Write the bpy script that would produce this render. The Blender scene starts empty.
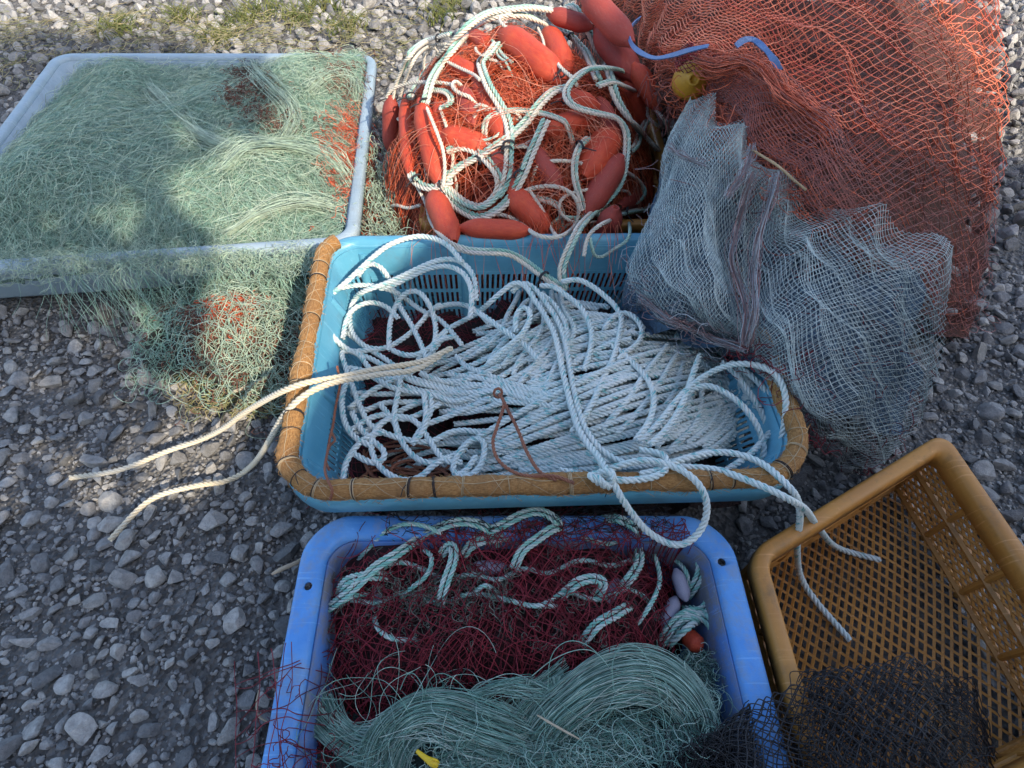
import bpy, bmesh, math, random
import numpy as np
from mathutils import Vector, Matrix, noise as mnoise
random.seed(7); RNG = np.random.default_rng(7)
C = bpy.context.scene.collection
H, TH, F = 1.25, math.radians(54), 580.0
CX, CY = 512.0, 384.0

# ------------------------------------------------------------------ geometry helpers
def P(px, py, h):
    """point at height h seen at a photo position (used only to measure where things stand)"""
    px = np.asarray(px, float); py = np.asarray(py, float); h = np.asarray(h, float)
    dx = px - CX; up = CY - py
    dy = F*math.cos(TH) + up*math.sin(TH)
    dz = -F*math.sin(TH) + up*math.cos(TH)
    t = (h - H)/dz
    return np.stack([dx*t, dy*t, np.broadcast_to(h, np.shape(dx*t)) + 0*dx], -1)
def Ph(px, py, hf, off=0.0, hmax=.85, n=260):
    """where the line of sight first meets the surface of a heap (or passes closest to it)"""
    px = np.asarray(px, float); py = np.asarray(py, float)
    hs_ = np.linspace(hmax, 0.0, n)
    p = P(px[..., None], py[..., None], hs_)
    gap = hs_-(hf(p[..., 0], p[..., 1])+off)
    neg = gap <= 0; hit = neg.any(-1); k = np.where(hit, neg.argmax(-1), gap.argmin(-1))
    return P(px, py, hs_[k])
def trace(pts, hf=None, off=0.0):
    out = []
    for q in pts:
        if len(q) == 3: out.append(P(q[0], q[1], q[2]))
        else: out.append(Ph(q[0], q[1], hf, off))
    return np.array(out)
def spline(pts, step=0.006, closed=False):
    p = np.asarray(pts, float)
    if len(p) == 2:
        p = np.array([p[0], p[0]*.67+p[1]*.33, p[0]*.33+p[1]*.67, p[1]])
    if closed: q = np.vstack([p[-1], p, p[0], p[1]])
    else: q = np.vstack([2*p[0]-p[1], p, 2*p[-1]-p[-2]])
    out = []
    t = np.linspace(0, 1, 24, endpoint=False)[:, None]
    for i in range(1, len(q)-2):
        a, b, c, d = q[i-1], q[i], q[i+1], q[i+2]
        out.append(.5*((2*b)+(-a+c)*t+(2*a-5*b+4*c-d)*t*t+(-a+3*b-3*c+d)*t**3))
    out = np.vstack(out + [q[-2][None]])
    s = np.r_[0, np.cumsum(np.linalg.norm(np.diff(out, axis=0), axis=1))]
    n = max(4, int(s[-1]/step)+1)
    ss = np.linspace(0, s[-1], n)
    return np.stack([np.interp(ss, s, out[:, k]) for k in range(3)], -1)
def smooth(a, k=1):
    for _ in range(k):
        b = a.copy(); b[1:-1] = (a[:-2]+2*a[1:-1]+a[2:])/4; a = b
    return a
class SN:
    """smooth random field made of sines"""
    def __init__(s, seed, freq, n=7):
        r = np.random.default_rng(seed)
        d = r.normal(size=(n, 3)); d /= np.linalg.norm(d, axis=1)[:, None]
        s.k = d*freq*r.uniform(.6, 1.5, n)[:, None]*2*math.pi; s.p = r.uniform(0, 6.28, n); s.n = n
    def __call__(s, x, y, z=0.0):
        v = 0
        for k, p in zip(s.k, s.p): v = v + np.sin(k[0]*x+k[1]*y+k[2]*z+p)
        return v/math.sqrt(s.n/2)/1.6

class MB:
    def __init__(s): s.v = []; s.f = []; s.fm = []; s.uv = []; s.n = 0; s.tri = []; s.tm = []
    def add(s, v, f, m=0, uv=None):
        f = np.asarray(f, np.int64)
        s.v.append(np.asarray(v, float).reshape(-1, 3))
        s.uv.append(np.zeros((len(s.v[-1]), 2)) if uv is None else np.asarray(uv, float).reshape(-1, 2))
        if f.shape[1] == 4: s.f.append(f+s.n); s.fm.append(np.full(len(f), m))
        else: s.tri.append(f+s.n); s.tm.append(np.full(len(f), m))
        s.n += len(s.v[-1])
    def mesh(s, name, mats, smooth=True):
        me = bpy.data.meshes.new(name)
        V = np.vstack(s.v); UV = np.vstack(s.uv)
        q = np.vstack(s.f) if s.f else np.zeros((0, 4), np.int64)
        t = np.vstack(s.tri) if s.tri else np.zeros((0, 3), np.int64)
        mi = np.r_[np.concatenate(s.fm) if s.fm else [], np.concatenate(s.tm) if s.tm else []].astype(np.int32)
        used = np.zeros(len(V), bool); used[q.ravel()] = True; used[t.ravel()] = True
        remap = np.cumsum(used)-1
        V = V[used]; UV = UV[used]; q = remap[q]; t = remap[t]
        loops = np.r_[q.ravel(), t.ravel()].astype(np.int32)
        me.vertices.add(len(V)); me.vertices.foreach_set('co', V.ravel().astype(np.float32))
        me.loops.add(len(loops)); me.loops.foreach_set('vertex_index', loops)
        nf = len(q)+len(t); me.polygons.add(nf)
        st = np.r_[np.arange(len(q))*4, len(q)*4+np.arange(len(t))*3].astype(np.int32)
        me.polygons.foreach_set('loop_start', st)
        me.polygons.foreach_set('material_index', mi)
        me.polygons.foreach_set('use_smooth', np.full(nf, smooth))
        for m in (mats if isinstance(mats, (list, tuple)) else [mats]): me.materials.append(m)
        ul = me.uv_layers.new(name='UVMap')
        ul.data.foreach_set('uv', UV[loops].ravel().astype(np.float32))
        me.update(); me.validate()
        return me
    def build(s, name, mats, parent=None, smooth=True):
        return link(name, s.mesh(name, mats, smooth), parent)
def link(name, me, parent=None):
    o = bpy.data.objects.new(name, me); C.objects.link(o)
    if parent: o.parent = parent
    return o
def tag(o, label=None, cat=None, group=None, kind=None):
    if label: o['label'] = label
    if cat: o['category'] = cat
    if group: o['group'] = group
    if kind: o['kind'] = kind
    return o
def empty(name, loc=(0, 0, 0)):
    o = bpy.data.objects.new(name, None); C.objects.link(o); o.empty_display_size = .05
    o.location = loc; return o
def bake(me, loc):
    """shift mesh data so that the object's origin sits at loc"""
    me.transform(Matrix.Translation(-Vector(loc)))

def frames(p):
    t = np.gradient(p, axis=0); t /= np.linalg.norm(t, axis=1)[:, None]+1e-12
    n0 = np.cross(t[0], [0.13, 0.31, .94]); n0 /= np.linalg.norm(n0)+1e-12
    N = [n0]
    for i in range(1, len(p)):
        n = N[-1] - t[i]*np.dot(N[-1], t[i]); N.append(n/(np.linalg.norm(n)+1e-12))
    N = np.array(N); return t, N, np.cross(t, N)
def tube(mb, p, r, sides=8, m=0, cap=True, closed=False):
    p = np.asarray(p); t, n, b = frames(p); k = len(p)
    r = np.broadcast_to(r, (k,)) if np.ndim(r) < 2 else r
    a = np.arange(sides)*2*math.pi/sides
    rr = r[:, None] if np.ndim(r) == 1 else r
    v = p[:, None]+(n[:, None]*np.cos(a)[None, :, None]+b[:, None]*np.sin(a)[None, :, None])*rr[..., None]
    i = np.arange(k-1)[:, None]*sides; j = np.arange(sides)[None]
    f = np.stack([i+j, i+(j+1) % sides, i+sides+(j+1) % sides, i+sides+j], -1).reshape(-1, 4)
    s = np.r_[0, np.cumsum(np.linalg.norm(np.diff(p, axis=0), axis=1))]
    uv = np.stack([np.broadcast_to(j/sides, (k, sides)), np.broadcast_to(s[:, None], (k, sides))], -1)
    mb.add(v, f, m, uv)
    if cap:
        for e, sgn in ((0, 1), (k-1, -1)):
            vv = np.vstack([v[e], p[e][None]])
            ff = [(jj, (jj+1) % sides, sides)[::-sgn] for jj in range(sides)]
            mb.add(vv, ff, m)
def strands(mb, paths, r, sides=3, m=0, mask=None):
    """many thin filaments at once: paths [K,N,3]"""
    p = np.asarray(paths, float); K, N, _ = p.shape
    t = np.gradient(p, axis=1); t /= np.linalg.norm(t, axis=2)[..., None]+1e-12
    ref = np.array([.21, .17, .96]); n = np.cross(t, ref); n /= np.linalg.norm(n, axis=2)[..., None]+1e-9
    b = np.cross(t, n)
    a = np.arange(sides)*2*math.pi/sides
    r = np.asarray(r, float)
    if r.ndim == 1: r = r[:, None]
    rr = np.broadcast_to(r, (K, N))[..., None, None]
    v = p[:, :, None]+(n[:, :, None]*np.cos(a)[:, None]+b[:, :, None]*np.sin(a)[:, None])*rr
    k = np.arange(K)[:, None, None]*N*sides; i = np.arange(N-1)[None, :, None]*sides; j = np.arange(sides)[None, None]
    j2 = (j+1) % sides
    f = np.stack([k+i+j, k+i+j2, k+i+sides+j2, k+i+sides+j], -1)
    if mask is not None:
        ok = mask[:, 1:] & mask[:, :-1]; f = f[ok]
    mb.add(v, f.reshape(-1, 4), m)
def rope(mb, path, R, pitch=6.6, nst=3, mats=(0, 0, 0), phase=None, step=None):
    """laid rope: strands twisted round a centre line"""
    pt = pitch*R; step = step or pt/9
    p = spline(path, step) if len(path) < 4000 else path
    t, n, b = frames(p)
    s = np.r_[0, np.cumsum(np.linalg.norm(np.diff(p, axis=0), axis=1))]
    ph0 = random.uniform(0, 6.28) if phase is None else phase
    a0 = R*.55 if nst == 3 else R*.56; rs = R*.475 if nst == 3 else R*.46
    for k in range(nst):
        ang = ph0+2*math.pi*(k/nst)+2*math.pi*s/pt
        c = p+(n*np.cos(ang)[:, None]+b*np.sin(ang)[:, None])*a0
        tube(mb, c, rs, 6, mats[k % len(mats)])
def side_offset(p, d):
    t = np.gradient(p, axis=0); n = np.stack([t[:, 1], -t[:, 0], 0*t[:, 0]], -1)
    n /= np.linalg.norm(n, axis=1)[:, None]+1e-9
    return p+n*d
def net(mb, Fn, cu, cv, r, sub=3, m=0, sides=3, keep=None, knots=0.0, drop=0.0):
    """diamond mesh netting: both families of twine of a cu x cv mesh, laid on the surface Fn(u,v)"""
    for sg in (1, -1):
        n = cu+cv
        k = np.arange(-cv, cu+1) if sg > 0 else np.arange(0, cu+cv+1)
        j = np.linspace(0, cv, cv*sub+1)
        jj = np.broadcast_to(j, (len(k), len(j)))
        ii = k[:, None]+sg*jj
        u = ii/cu; v = jj/cv
        ok = (u >= -1e-6) & (u <= 1+1e-6)
        # twine sags a little between knots
        p = Fn(np.clip(u, 0, 1), v)
        fr = np.abs(np.sin(math.pi*jj))
        p = p+np.stack([0*fr, 0*fr, -fr*r*1.5], -1)
        if keep is not None: ok &= keep(p)
        if drop > 0:
            ok &= np.repeat(RNG.random((len(k), cv+1)) > drop, sub, axis=1)[:, :len(j)]
        strands(mb, p, r, sides, m, ok)
    if knots > 0:
        i, j = np.meshgrid(np.arange(cu+1), np.arange(cv+1)); i = i.ravel(); j = j.ravel()
        p = Fn(i/cu, j/cv)
        if keep is not None: p = p[keep(p)]
        o = np.array([[1, 0, 0], [-1, 0, 0], [0, 1, 0], [0, -1, 0], [0, 0, 1], [0, 0, -1]])*knots
        v = p[:, None]+o
        fb = np.array([[0, 2, 4], [2, 1, 4], [1, 3, 4], [3, 0, 4], [2, 0, 5], [1, 2, 5], [3, 1, 5], [0, 3, 5]])
        f = (np.arange(len(p))[:, None, None]*6+fb).reshape(-1, 3)
        mb.add(v, f, m)
def scribble(n, start, hf, length, steps, curl, z0, zr, seed, freq=2.5, zwave=.006):
    r = np.random.default_rng(seed)
    a = r.uniform(0, 6.28, n)[:, None]; L = (length*r.uniform(.5, 1.4, n))[:, None]
    s = np.linspace(0, 1, steps)[None]
    ang = a+curl*(np.sin(2*math.pi*(freq*r.uniform(.3, 1, n)[:, None]*s+r.random(n)[:, None]))*1.2+(r.random(n)[:, None]-.5)*3*s)
    dx = np.cos(ang)*L/steps; dy = np.sin(ang)*L/steps
    x = start[:, 0:1]+np.cumsum(dx, 1)-dx.sum(1, keepdims=True)/2
    y = start[:, 1:2]+np.cumsum(dy, 1)-dy.sum(1, keepdims=True)/2
    z = hf(x, y)+z0+zr*r.random(n)[:, None]+zwave*np.sin(2*math.pi*(r.uniform(.5, 2.5, n)[:, None]*s+r.random(n)[:, None]))
    return np.stack([x, y, z], -1)
def core(mb, x0, x1, y0, y1, n, hf, drop, floor, m=0, rough=None):
    x = np.linspace(x0, x1, n); y = np.linspace(y0, y1, n); X, Y = np.meshgrid(x, y)
    Z = hf(X, Y)-drop
    ok = Z > floor
    if rough is not None: Z = Z+rough(X, Y)
    i = np.arange(n*n).reshape(n, n)
    q = np.stack([i[:-1, :-1], i[:-1, 1:], i[1:, 1:], i[1:, :-1]], -1)
    okq = ok[:-1, :-1] & ok[:-1, 1:] & ok[1:, 1:] & ok[1:, :-1]
    mb.add(np.stack([X, Y, Z], -1), q[okq], m, np.stack([X, Y], -1))
def rquad(c, rad, n=10):
    """rounded quadrilateral loop from 4 corners (ccw)"""
    c = [np.array(q, float) for q in c]; out = []
    rad = rad if isinstance(rad, (list, tuple)) else [rad]*4
    for i in range(4):
        p, a, b = c[i], c[i-1], c[(i+1) % 4]
        u = (a-p)/np.linalg.norm(a-p); w = (b-p)/np.linalg.norm(b-p)
        p0, p2 = p+u*rad[i], p+w*rad[i]
        k = 0.45
        for t in np.linspace(0, 1, n):
            c1 = p0-u*rad[i]*(1-k)*.9; c2 = p2-w*rad[i]*(1-k)*.9
            out.append((1-t)**3*p0+3*(1-t)**2*t*c1+3*(1-t)*t*t*c2+t**3*p2)
    return np.array(out)
def resample_loop(l, n):
    q = np.vstack([l, l[:1]]); s = np.r_[0, np.cumsum(np.linalg.norm(np.diff(q, axis=0), axis=1))]
    ss = np.linspace(0, s[-1], n, endpoint=False)
    return np.stack([np.interp(ss, s, q[:, k]) for k in range(2)], -1)
def loop_normals(l):
    t = np.roll(l, -1, 0)-np.roll(l, 1, 0); n = np.stack([t[:, 1], -t[:, 0]], -1)
    return n/np.linalg.norm(n, axis=1)[:, None]
def offset_quad(c, d):
    c = [np.array(q, float) for q in c]; L = []
    for i in range(4):
        t = c[(i+1) % 4]-c[i]; n = np.array([t[1], -t[0]])/np.linalg.norm(t); L.append((c[i]+n*d, t))
    out = []
    for i in range(4):
        (p, t), (q, u) = L[i-1], L[i]
        k = np.linalg.solve(np.array([t, -u]).T, q-p); out.append(p+t*k[0])
    return out
def sweep_loop(mb, l, prof, m=0, skip=None):
    """sweep a profile of (outward offset, height) round a rounded quadrilateral; l = (corners, radii, points)"""
    quad, rad, N = l; rad = rad if isinstance(rad, list) else [rad]*4
    K = len(prof)
    v = np.zeros((K, N, 3))
    for k, (d, z) in enumerate(prof):
        v[k, :, :2] = resample_loop(rquad(offset_quad(quad, d), [max(.02, r_+d*.8) for r_ in rad]), N); v[k, :, 2] = z
    i = np.arange(K-1)[:, None]*N; j = np.arange(N)[None]; j2 = (j+1) % N
    f = np.stack([i+j, i+j2, i+N+j2, i+N+j], -1)
    if skip is not None: f = f[~skip]
    mb.add(v, f.reshape(-1, 4), m)
    return v
def solidify(o, th, off=-1):
    md = o.modifiers.new('s', 'SOLIDIFY'); md.thickness = th; md.offset = off; return o
def bevel(o, w, seg=2):
    md = o.modifiers.new('b', 'BEVEL'); md.width = w; md.segments = seg; md.limit_method = 'ANGLE'; return o
def inpoly(x, y, poly):
    r = np.zeros(np.shape(x), bool); n = len(poly)
    for i in range(n):
        x1, y1 = poly[i]; x2, y2 = poly[(i+1) % n]
        c = ((y1 > y) != (y2 > y)) & (x < (x2-x1)*(y-y1)/((y2-y1)+1e-12)+x1); r ^= c
    return r

# ------------------------------------------------------------------ materials
def nodes(name):
    m = bpy.data.materials.new(name); m.use_nodes = True; nt = m.node_tree
    return m, nt, nt.nodes['Principled BSDF']
def N(nt, typ, **kw):
    n = nt.nodes.new(typ)
    for k, v in kw.items():
        if k in n.inputs: n.inputs[k].default_value = v
        else: setattr(n, k, v)
    return n
def ramp(nt, fac, stops):
    r = nt.nodes.new('ShaderNodeValToRGB'); e = r.color_ramp.elements
    while len(e) < len(stops): e.new(.5)
    for i, (p, c) in enumerate(stops): e[i].position = p; e[i].color = (*c, 1)
    nt.links.new(fac, r.inputs[0]); return r.outputs[0]
def mixc(nt, fac, a, b, mode='MIX'):
    n = nt.nodes.new('ShaderNodeMix'); n.data_type = 'RGBA'; n.blend_type = mode
    if hasattr(fac, 'links'): nt.links.new(fac, n.inputs[0])
    else: n.inputs[0].default_value = fac
    for s, i in ((a, 6), (b, 7)):
        if hasattr(s, 'links'): nt.links.new(s, n.inputs[i])
        else: n.inputs[i].default_value = (*s, 1)
    return n.outputs[2]
def fibre(name, cols, rough=.6, vs=40, trans=0, spec=.4):
    """twine / filament: colour differs strand by strand"""
    m, nt, b = nodes(name); g = N(nt, 'ShaderNodeNewGeometry')
    k = len(cols); c = ramp(nt, g.outputs['Random Per Island'], [(i/max(1, k-1), q) for i, q in enumerate(cols)])
    tc = N(nt, 'ShaderNodeTexCoord'); nz = N(nt, 'ShaderNodeTexNoise', Scale=vs, Detail=3.0)
    nt.links.new(tc.outputs['Object'], nz.inputs['Vector'])
    v = ramp(nt, nz.outputs['Fac'], [(.3, (.68, .68, .68)), (.7, (1.2, 1.2, 1.2))])
    nt.links.new(mixc(nt, 1.0, c, v, 'MULTIPLY'), b.inputs['Base Color'])
    b.inputs['Roughness'].default_value = rough; b.inputs['Specular IOR Level'].default_value = spec
    return m
def plastic(name, col, col2, rough=.45, dirt=(.2, .17, .13), dirt_amt=.35, sc=6, bump=.15, lo=.52):
    m, nt, b = nodes(name); tc = N(nt, 'ShaderNodeTexCoord')
    n1 = N(nt, 'ShaderNodeTexNoise', Scale=sc, Detail=8.0, Roughness=.65); n2 = N(nt, 'ShaderNodeTexNoise', Scale=sc*9, Detail=5.0, Roughness=.7)
    n3 = N(nt, 'ShaderNodeTexNoise', Scale=sc*2.3, Detail=10.0, Roughness=.75)
    for n in (n1, n2, n3): nt.links.new(tc.outputs['Object'], n.inputs['Vector'])
    c = mixc(nt, ramp(nt, n1.outputs['Fac'], [(.35, (0, 0, 0)), (.68, (1, 1, 1))]), col, col2)
    d = ramp(nt, n3.outputs['Fac'], [(lo, (0, 0, 0)), (lo+.18, (dirt_amt,)*3)])
    c = mixc(nt, d, c, dirt)
    sp = ramp(nt, n2.outputs['Fac'], [(.66, (0, 0, 0)), (.74, (.4, .4, .4))])
    c = mixc(nt, sp, c, tuple(min(1, q*1.5+.08) for q in col2))
    sm = N(nt, 'ShaderNodeMapping'); sm.inputs['Scale'].default_value = (4, 170, 9); sm.inputs['Rotation'].default_value = (.2, .3, .5); nt.links.new(tc.outputs['Object'], sm.inputs[0])
    n4 = N(nt, 'ShaderNodeTexNoise', Scale=1.6, Detail=3.0, Distortion=.6); nt.links.new(sm.outputs[0], n4.inputs['Vector'])
    c = mixc(nt, ramp(nt, n4.outputs['Fac'], [(.62, (0, 0, 0)), (.72, (.42, .42, .42))]), c, tuple(min(.9, q*1.25+.10) for q in col2))
    n5 = N(nt, 'ShaderNodeTexNoise', Scale=sc*.6, Detail=12.0, Roughness=.8); nt.links.new(tc.outputs['Object'], n5.inputs['Vector'])
    c = mixc(nt, ramp(nt, n5.outputs['Fac'], [(.54, (0, 0, 0)), (.66, (.35, .35, .35))]), c, tuple(q*.62 for q in col))
    nt.links.new(c, b.inputs['Base Color'])
    rr = ramp(nt, n1.outputs['Fac'], [(.3, (rough-.1,)*3), (.7, (rough+.18,)*3)]); nt.links.new(rr, b.inputs['Roughness'])
    bp = N(nt, 'ShaderNodeBump', Strength=bump, Distance=.004); nt.links.new(n2.outputs['Fac'], bp.inputs['Height']); nt.links.new(bp.outputs[0], b.inputs['Normal'])
    return m
def ropemat(name, base, base2, fleck, amt, vs=1.0):
    """laid strand: fine diagonal yarn ridges with flecks of tracer yarn"""
    m, nt, b = nodes(name); uv = N(nt, 'ShaderNodeUVMap'); sx = N(nt, 'ShaderNodeSeparateXYZ'); nt.links.new(uv.outputs[0], sx.inputs[0])
    ma = N(nt, 'ShaderNodeMath', operation='MULTIPLY'); nt.links.new(sx.outputs[1], ma.inputs[0]); ma.inputs[1].default_value = 55*vs
    mb_ = N(nt, 'ShaderNodeMath', operation='ADD'); nt.links.new(sx.outputs[0], mb_.inputs[0]); nt.links.new(ma.outputs[0], mb_.inputs[1])
    mc = N(nt, 'ShaderNodeMath', operation='MULTIPLY'); nt.links.new(mb_.outputs[0], mc.inputs[0]); mc.inputs[1].default_value = 6*2*math.pi
    si = N(nt, 'ShaderNodeMath', operation='SINE'); nt.links.new(mc.outputs[0], si.inputs[0])
    tc = N(nt, 'ShaderNodeTexCoord')
    n1 = N(nt, 'ShaderNodeTexNoise', Scale=9.0, Detail=5.0); n2 = N(nt, 'ShaderNodeTexNoise', Scale=150.0, Detail=2.0); n3 = N(nt, 'ShaderNodeTexNoise', Scale=400.0, Detail=2.0)
    for n in (n1, n3): nt.links.new(tc.outputs['Object'], n.inputs['Vector'])
    n2.inputs['Scale'].default_value = 1.0; mp = N(nt, 'ShaderNodeMapping'); mp.inputs['Scale'].default_value = (3.2, 42, 1); nt.links.new(uv.outputs[0], mp.inputs[0]); nt.links.new(mp.outputs[0], n2.inputs['Vector'])
    c = mixc(nt, ramp(nt, n1.outputs['Fac'], [(.35, (0, 0, 0)), (.65, (1, 1, 1))]), base, base2)
    c = mixc(nt, ramp(nt, n2.outputs['Fac'], [(.62-amt, (0, 0, 0)), (.70-amt, (1, 1, 1))]), c, fleck)
    c = mixc(nt, 1.0, c, ramp(nt, n3.outputs['Fac'], [(.3, (.9, .9, .9)), (.6, (1.03, 1.03, 1.03))]), 'MULTIPLY')
    nt.links.new(c, b.inputs['Base Color']); b.inputs['Roughness'].default_value = .42; b.inputs['Specular IOR Level'].default_value = .5
    bp = N(nt, 'ShaderNodeBump', Strength=.18, Distance=.001); nt.links.new(si.outputs[0], bp.inputs['Height']); nt.links.new(bp.outputs[0], b.inputs['Normal'])
    return m
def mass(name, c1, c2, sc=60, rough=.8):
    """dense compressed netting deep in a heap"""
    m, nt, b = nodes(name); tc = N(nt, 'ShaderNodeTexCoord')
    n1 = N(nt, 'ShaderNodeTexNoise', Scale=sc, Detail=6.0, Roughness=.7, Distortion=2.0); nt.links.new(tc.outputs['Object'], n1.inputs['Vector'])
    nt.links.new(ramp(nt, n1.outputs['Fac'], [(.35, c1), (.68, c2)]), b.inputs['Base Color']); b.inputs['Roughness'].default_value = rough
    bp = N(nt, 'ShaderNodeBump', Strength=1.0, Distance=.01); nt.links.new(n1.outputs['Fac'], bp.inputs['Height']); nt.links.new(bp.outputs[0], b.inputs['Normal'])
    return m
def stonemat():
    m, nt, b = nodes('stone'); g = N(nt, 'ShaderNodeNewGeometry'); tc = N(nt, 'ShaderNodeTexCoord')
    c = ramp(nt, g.outputs['Random Per Island'], [(0, (.14, .145, .15)), (.3, (.24, .242, .245)), (.6, (.33, .33, .325)), (.85, (.43, .425, .41)), (1, (.26, .255, .24))])
    n1 = N(nt, 'ShaderNodeTexNoise', Scale=70.0, Detail=8.0, Roughness=.7); n2 = N(nt, 'ShaderNodeTexNoise', Scale=320.0, Detail=4.0)
    for n in (n1, n2): nt.links.new(tc.outputs['Object'], n.inputs['Vector'])
    v = ramp(nt, n1.outputs['Fac'], [(.3, (.6, .6, .6)), (.7, (1.3, 1.28, 1.25))]); c = mixc(nt, 1.0, c, v, 'MULTIPLY')
    nt.links.new(c, b.inputs['Base Color']); b.inputs['Roughness'].default_value = .9
    ad = N(nt, 'ShaderNodeMath', operation='ADD'); nt.links.new(n1.outputs['Fac'], ad.inputs[0]); nt.links.new(n2.outputs['Fac'], ad.inputs[1])
    bp = N(nt, 'ShaderNodeBump', Strength=.9, Distance=.004); nt.links.new(ad.outputs[0], bp.inputs['Height']); nt.links.new(bp.outputs[0], b.inputs['Normal'])
    return m
def groundmat():
    m, nt, b = nodes('dirt'); tc = N(nt, 'ShaderNodeTexCoord')
    n1 = N(nt, 'ShaderNodeTexNoise', Scale=5.0, Detail=10.0, Roughness=.7); n2 = N(nt, 'ShaderNodeTexVoronoi', Scale=90.0)
    for n in (n1, n2): nt.links.new(tc.outputs['Object'], n.inputs['Vector'])
    c = ramp(nt, n1.outputs['Fac'], [(.3, (.035, .033, .031)), (.55, (.07, .067, .062)), (.75, (.12, .115, .108))])
    c = mixc(nt, .5, c, ramp(nt, n2.outputs['Color'], [(0, (.05, .05, .05)), (1, (.30, .295, .285))]))
    nt.links.new(c, b.inputs['Base Color']); b.inputs['Roughness'].default_value = .95
    bp = N(nt, 'ShaderNodeBump', Strength=1.0, Distance=.012); nt.links.new(n2.outputs['Distance'], bp.inputs['Height']); nt.links.new(bp.outputs[0], b.inputs['Normal'])
    return m
MT = dict(
    basket=plastic('sky blue plastic', (.085, .31, .45), (.14, .39, .52), .4, (.16, .19, .18), .35),
    tray=plastic('royal blue plastic', (.065, .265, .68), (.15, .39, .76), .45, (.26, .29, .34), .6, 7, .2, .47),
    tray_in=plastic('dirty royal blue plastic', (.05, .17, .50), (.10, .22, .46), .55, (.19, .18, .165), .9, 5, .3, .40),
    tub=plastic('faded pale blue plastic', (.24, .33, .40), (.32, .41, .47), .5, (.22, .22, .2), .5),
    crate=plastic('ochre crate plastic', (.40, .17, .035), (.52, .24, .05), .45, (.12, .08, .04), .6),
    float=plastic('red foam float', (.44, .036, .012), (.56, .085, .034), .6, (.34, .11, .07), .55, 9, .25),
    float_shade=plastic('shade-toned red foam float', (.27, .036, .026), (.34, .055, .04), .65, (.30, .12, .09), .6, 9, .25),  # darker copy of the float red: shade put into the colour
    lav=plastic('lavender float', (.28, .28, .38), (.36, .36, .44), .5, (.12, .12, .12), .5, 20),
    yellow=plastic('yellow float', (.40, .20, .012), (.48, .26, .02), .5, (.3, .14, .02), .5, 12),
    tagm=plastic('yellow tag', (.7, .45, .01), (.75, .52, .03), .5),
    strap=plastic('blue strap', (.06, .15, .36), (.13, .22, .42), .5, (.3, .35, .5), .4, 20),
    rope=ropemat('white rope', (.66, .71, .69), (.54, .65, .65), (.15, .42, .43), .05),
    rope_sunlit=ropemat('cream rope', (.66, .57, .40), (.62, .58, .48), (.45, .44, .32), -.1),  # sunlit copy of the white rope: warm light put into the colour
    ropew=ropemat('float line white', (.66, .61, .50), (.58, .55, .50), (.36, .42, .36), .02),
    ropeg=ropemat('float line green', (.20, .42, .35), (.42, .55, .48), (.66, .64, .54), .06),
    ropet=ropemat('teal rope', (.16, .42, .36), (.32, .56, .50), (.65, .72, .68), .02),
    ropel=ropemat('pale rope', (.50, .60, .57), (.42, .52, .50), (.14, .4, .36), .02),
    brown=ropemat('brown cord', (.22, .075, .04), (.28, .11, .06), (.1, .03, .02), .0),
    black=fibre('black twine', [(.012, .012, .015), (.03, .03, .035)]),
    orange_net=fibre('orange twine', [(.55, .10, .045), (.75, .16, .07), (.82, .26, .14), (.65, .09, .05)], .5),
    orange_net2=fibre('faded orange twine', [(.42, .09, .05), (.62, .13, .06), (.80, .22, .12), (.28, .10, .08)], .6),
    float_net=fibre('orange filament', [(.50, .065, .018), (.62, .10, .03), (.70, .22, .12), (.42, .045, .015)], .4),
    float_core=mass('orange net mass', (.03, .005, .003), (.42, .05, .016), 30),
    pink_net=fibre('dull red twine', [(.30, .10, .085), (.36, .13, .11), (.24, .12, .12)], .6),
    grey_net=fibre('grey blue knitted twine', [(.33, .44, .46), (.54, .64, .64), (.40, .50, .52)], .4),
    grey_net2=fibre('dark grey knitted twine', [(.10, .14, .17), (.20, .25, .29)], .5),
    grey_edge=fibre('fold twine', [(.30, .14, .13), (.2, .2, .22), (.42, .46, .5)], .5),
    maroon=fibre('maroon twine', [(.12, .009, .018), (.20, .014, .027), (.27, .024, .04)], .5),
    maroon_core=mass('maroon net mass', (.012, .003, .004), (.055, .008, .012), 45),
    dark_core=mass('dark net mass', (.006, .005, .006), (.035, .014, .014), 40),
    rust_core=mass('brown net mass', (.03, .016, .012), (.16, .05, .03), 50),
    slate_core=mass('slate net mass', (.02, .035, .055), (.07, .16, .28), 14),
    green=fibre('seafoam filament', [(.17, .35, .26), (.29, .48, .38), (.42, .58, .48), (.22, .38, .29)], .35),
    green2=fibre('pale green filament', [(.36, .50, .38), (.48, .58, .45), (.27, .38, .28)], .4),
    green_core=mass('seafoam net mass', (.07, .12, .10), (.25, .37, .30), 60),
    hank=fibre('sea green monofilament', [(.11, .25, .20), (.19, .35, .29), (.27, .43, .36), (.44, .56, .49)], .3, spec=.5),
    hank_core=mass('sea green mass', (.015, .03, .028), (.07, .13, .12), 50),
    straw=fibre('dry grass', [(.30, .25, .13), (.42, .36, .20), (.24, .26, .10), (.16, .15, .08)], .8),
    moss=fibre('weed blades', [(.08, .12, .03), (.14, .17, .04), (.20, .19, .07)], .7),
    twig=plastic('dry twig', (.42, .34, .24), (.50, .42, .32), .8),
    stone=stonemat(), dirt=groundmat(),
    thread=fibre('pale thread', [(.40, .29, .16), (.52, .40, .25)], .6),
    gable_blocker=plastic('blocker boards', (.16, .14, .12), (.22, .2, .17), .8, (.1, .09, .08), .5, 2),  # boards of the added, unseen gabled blocker
)
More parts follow.
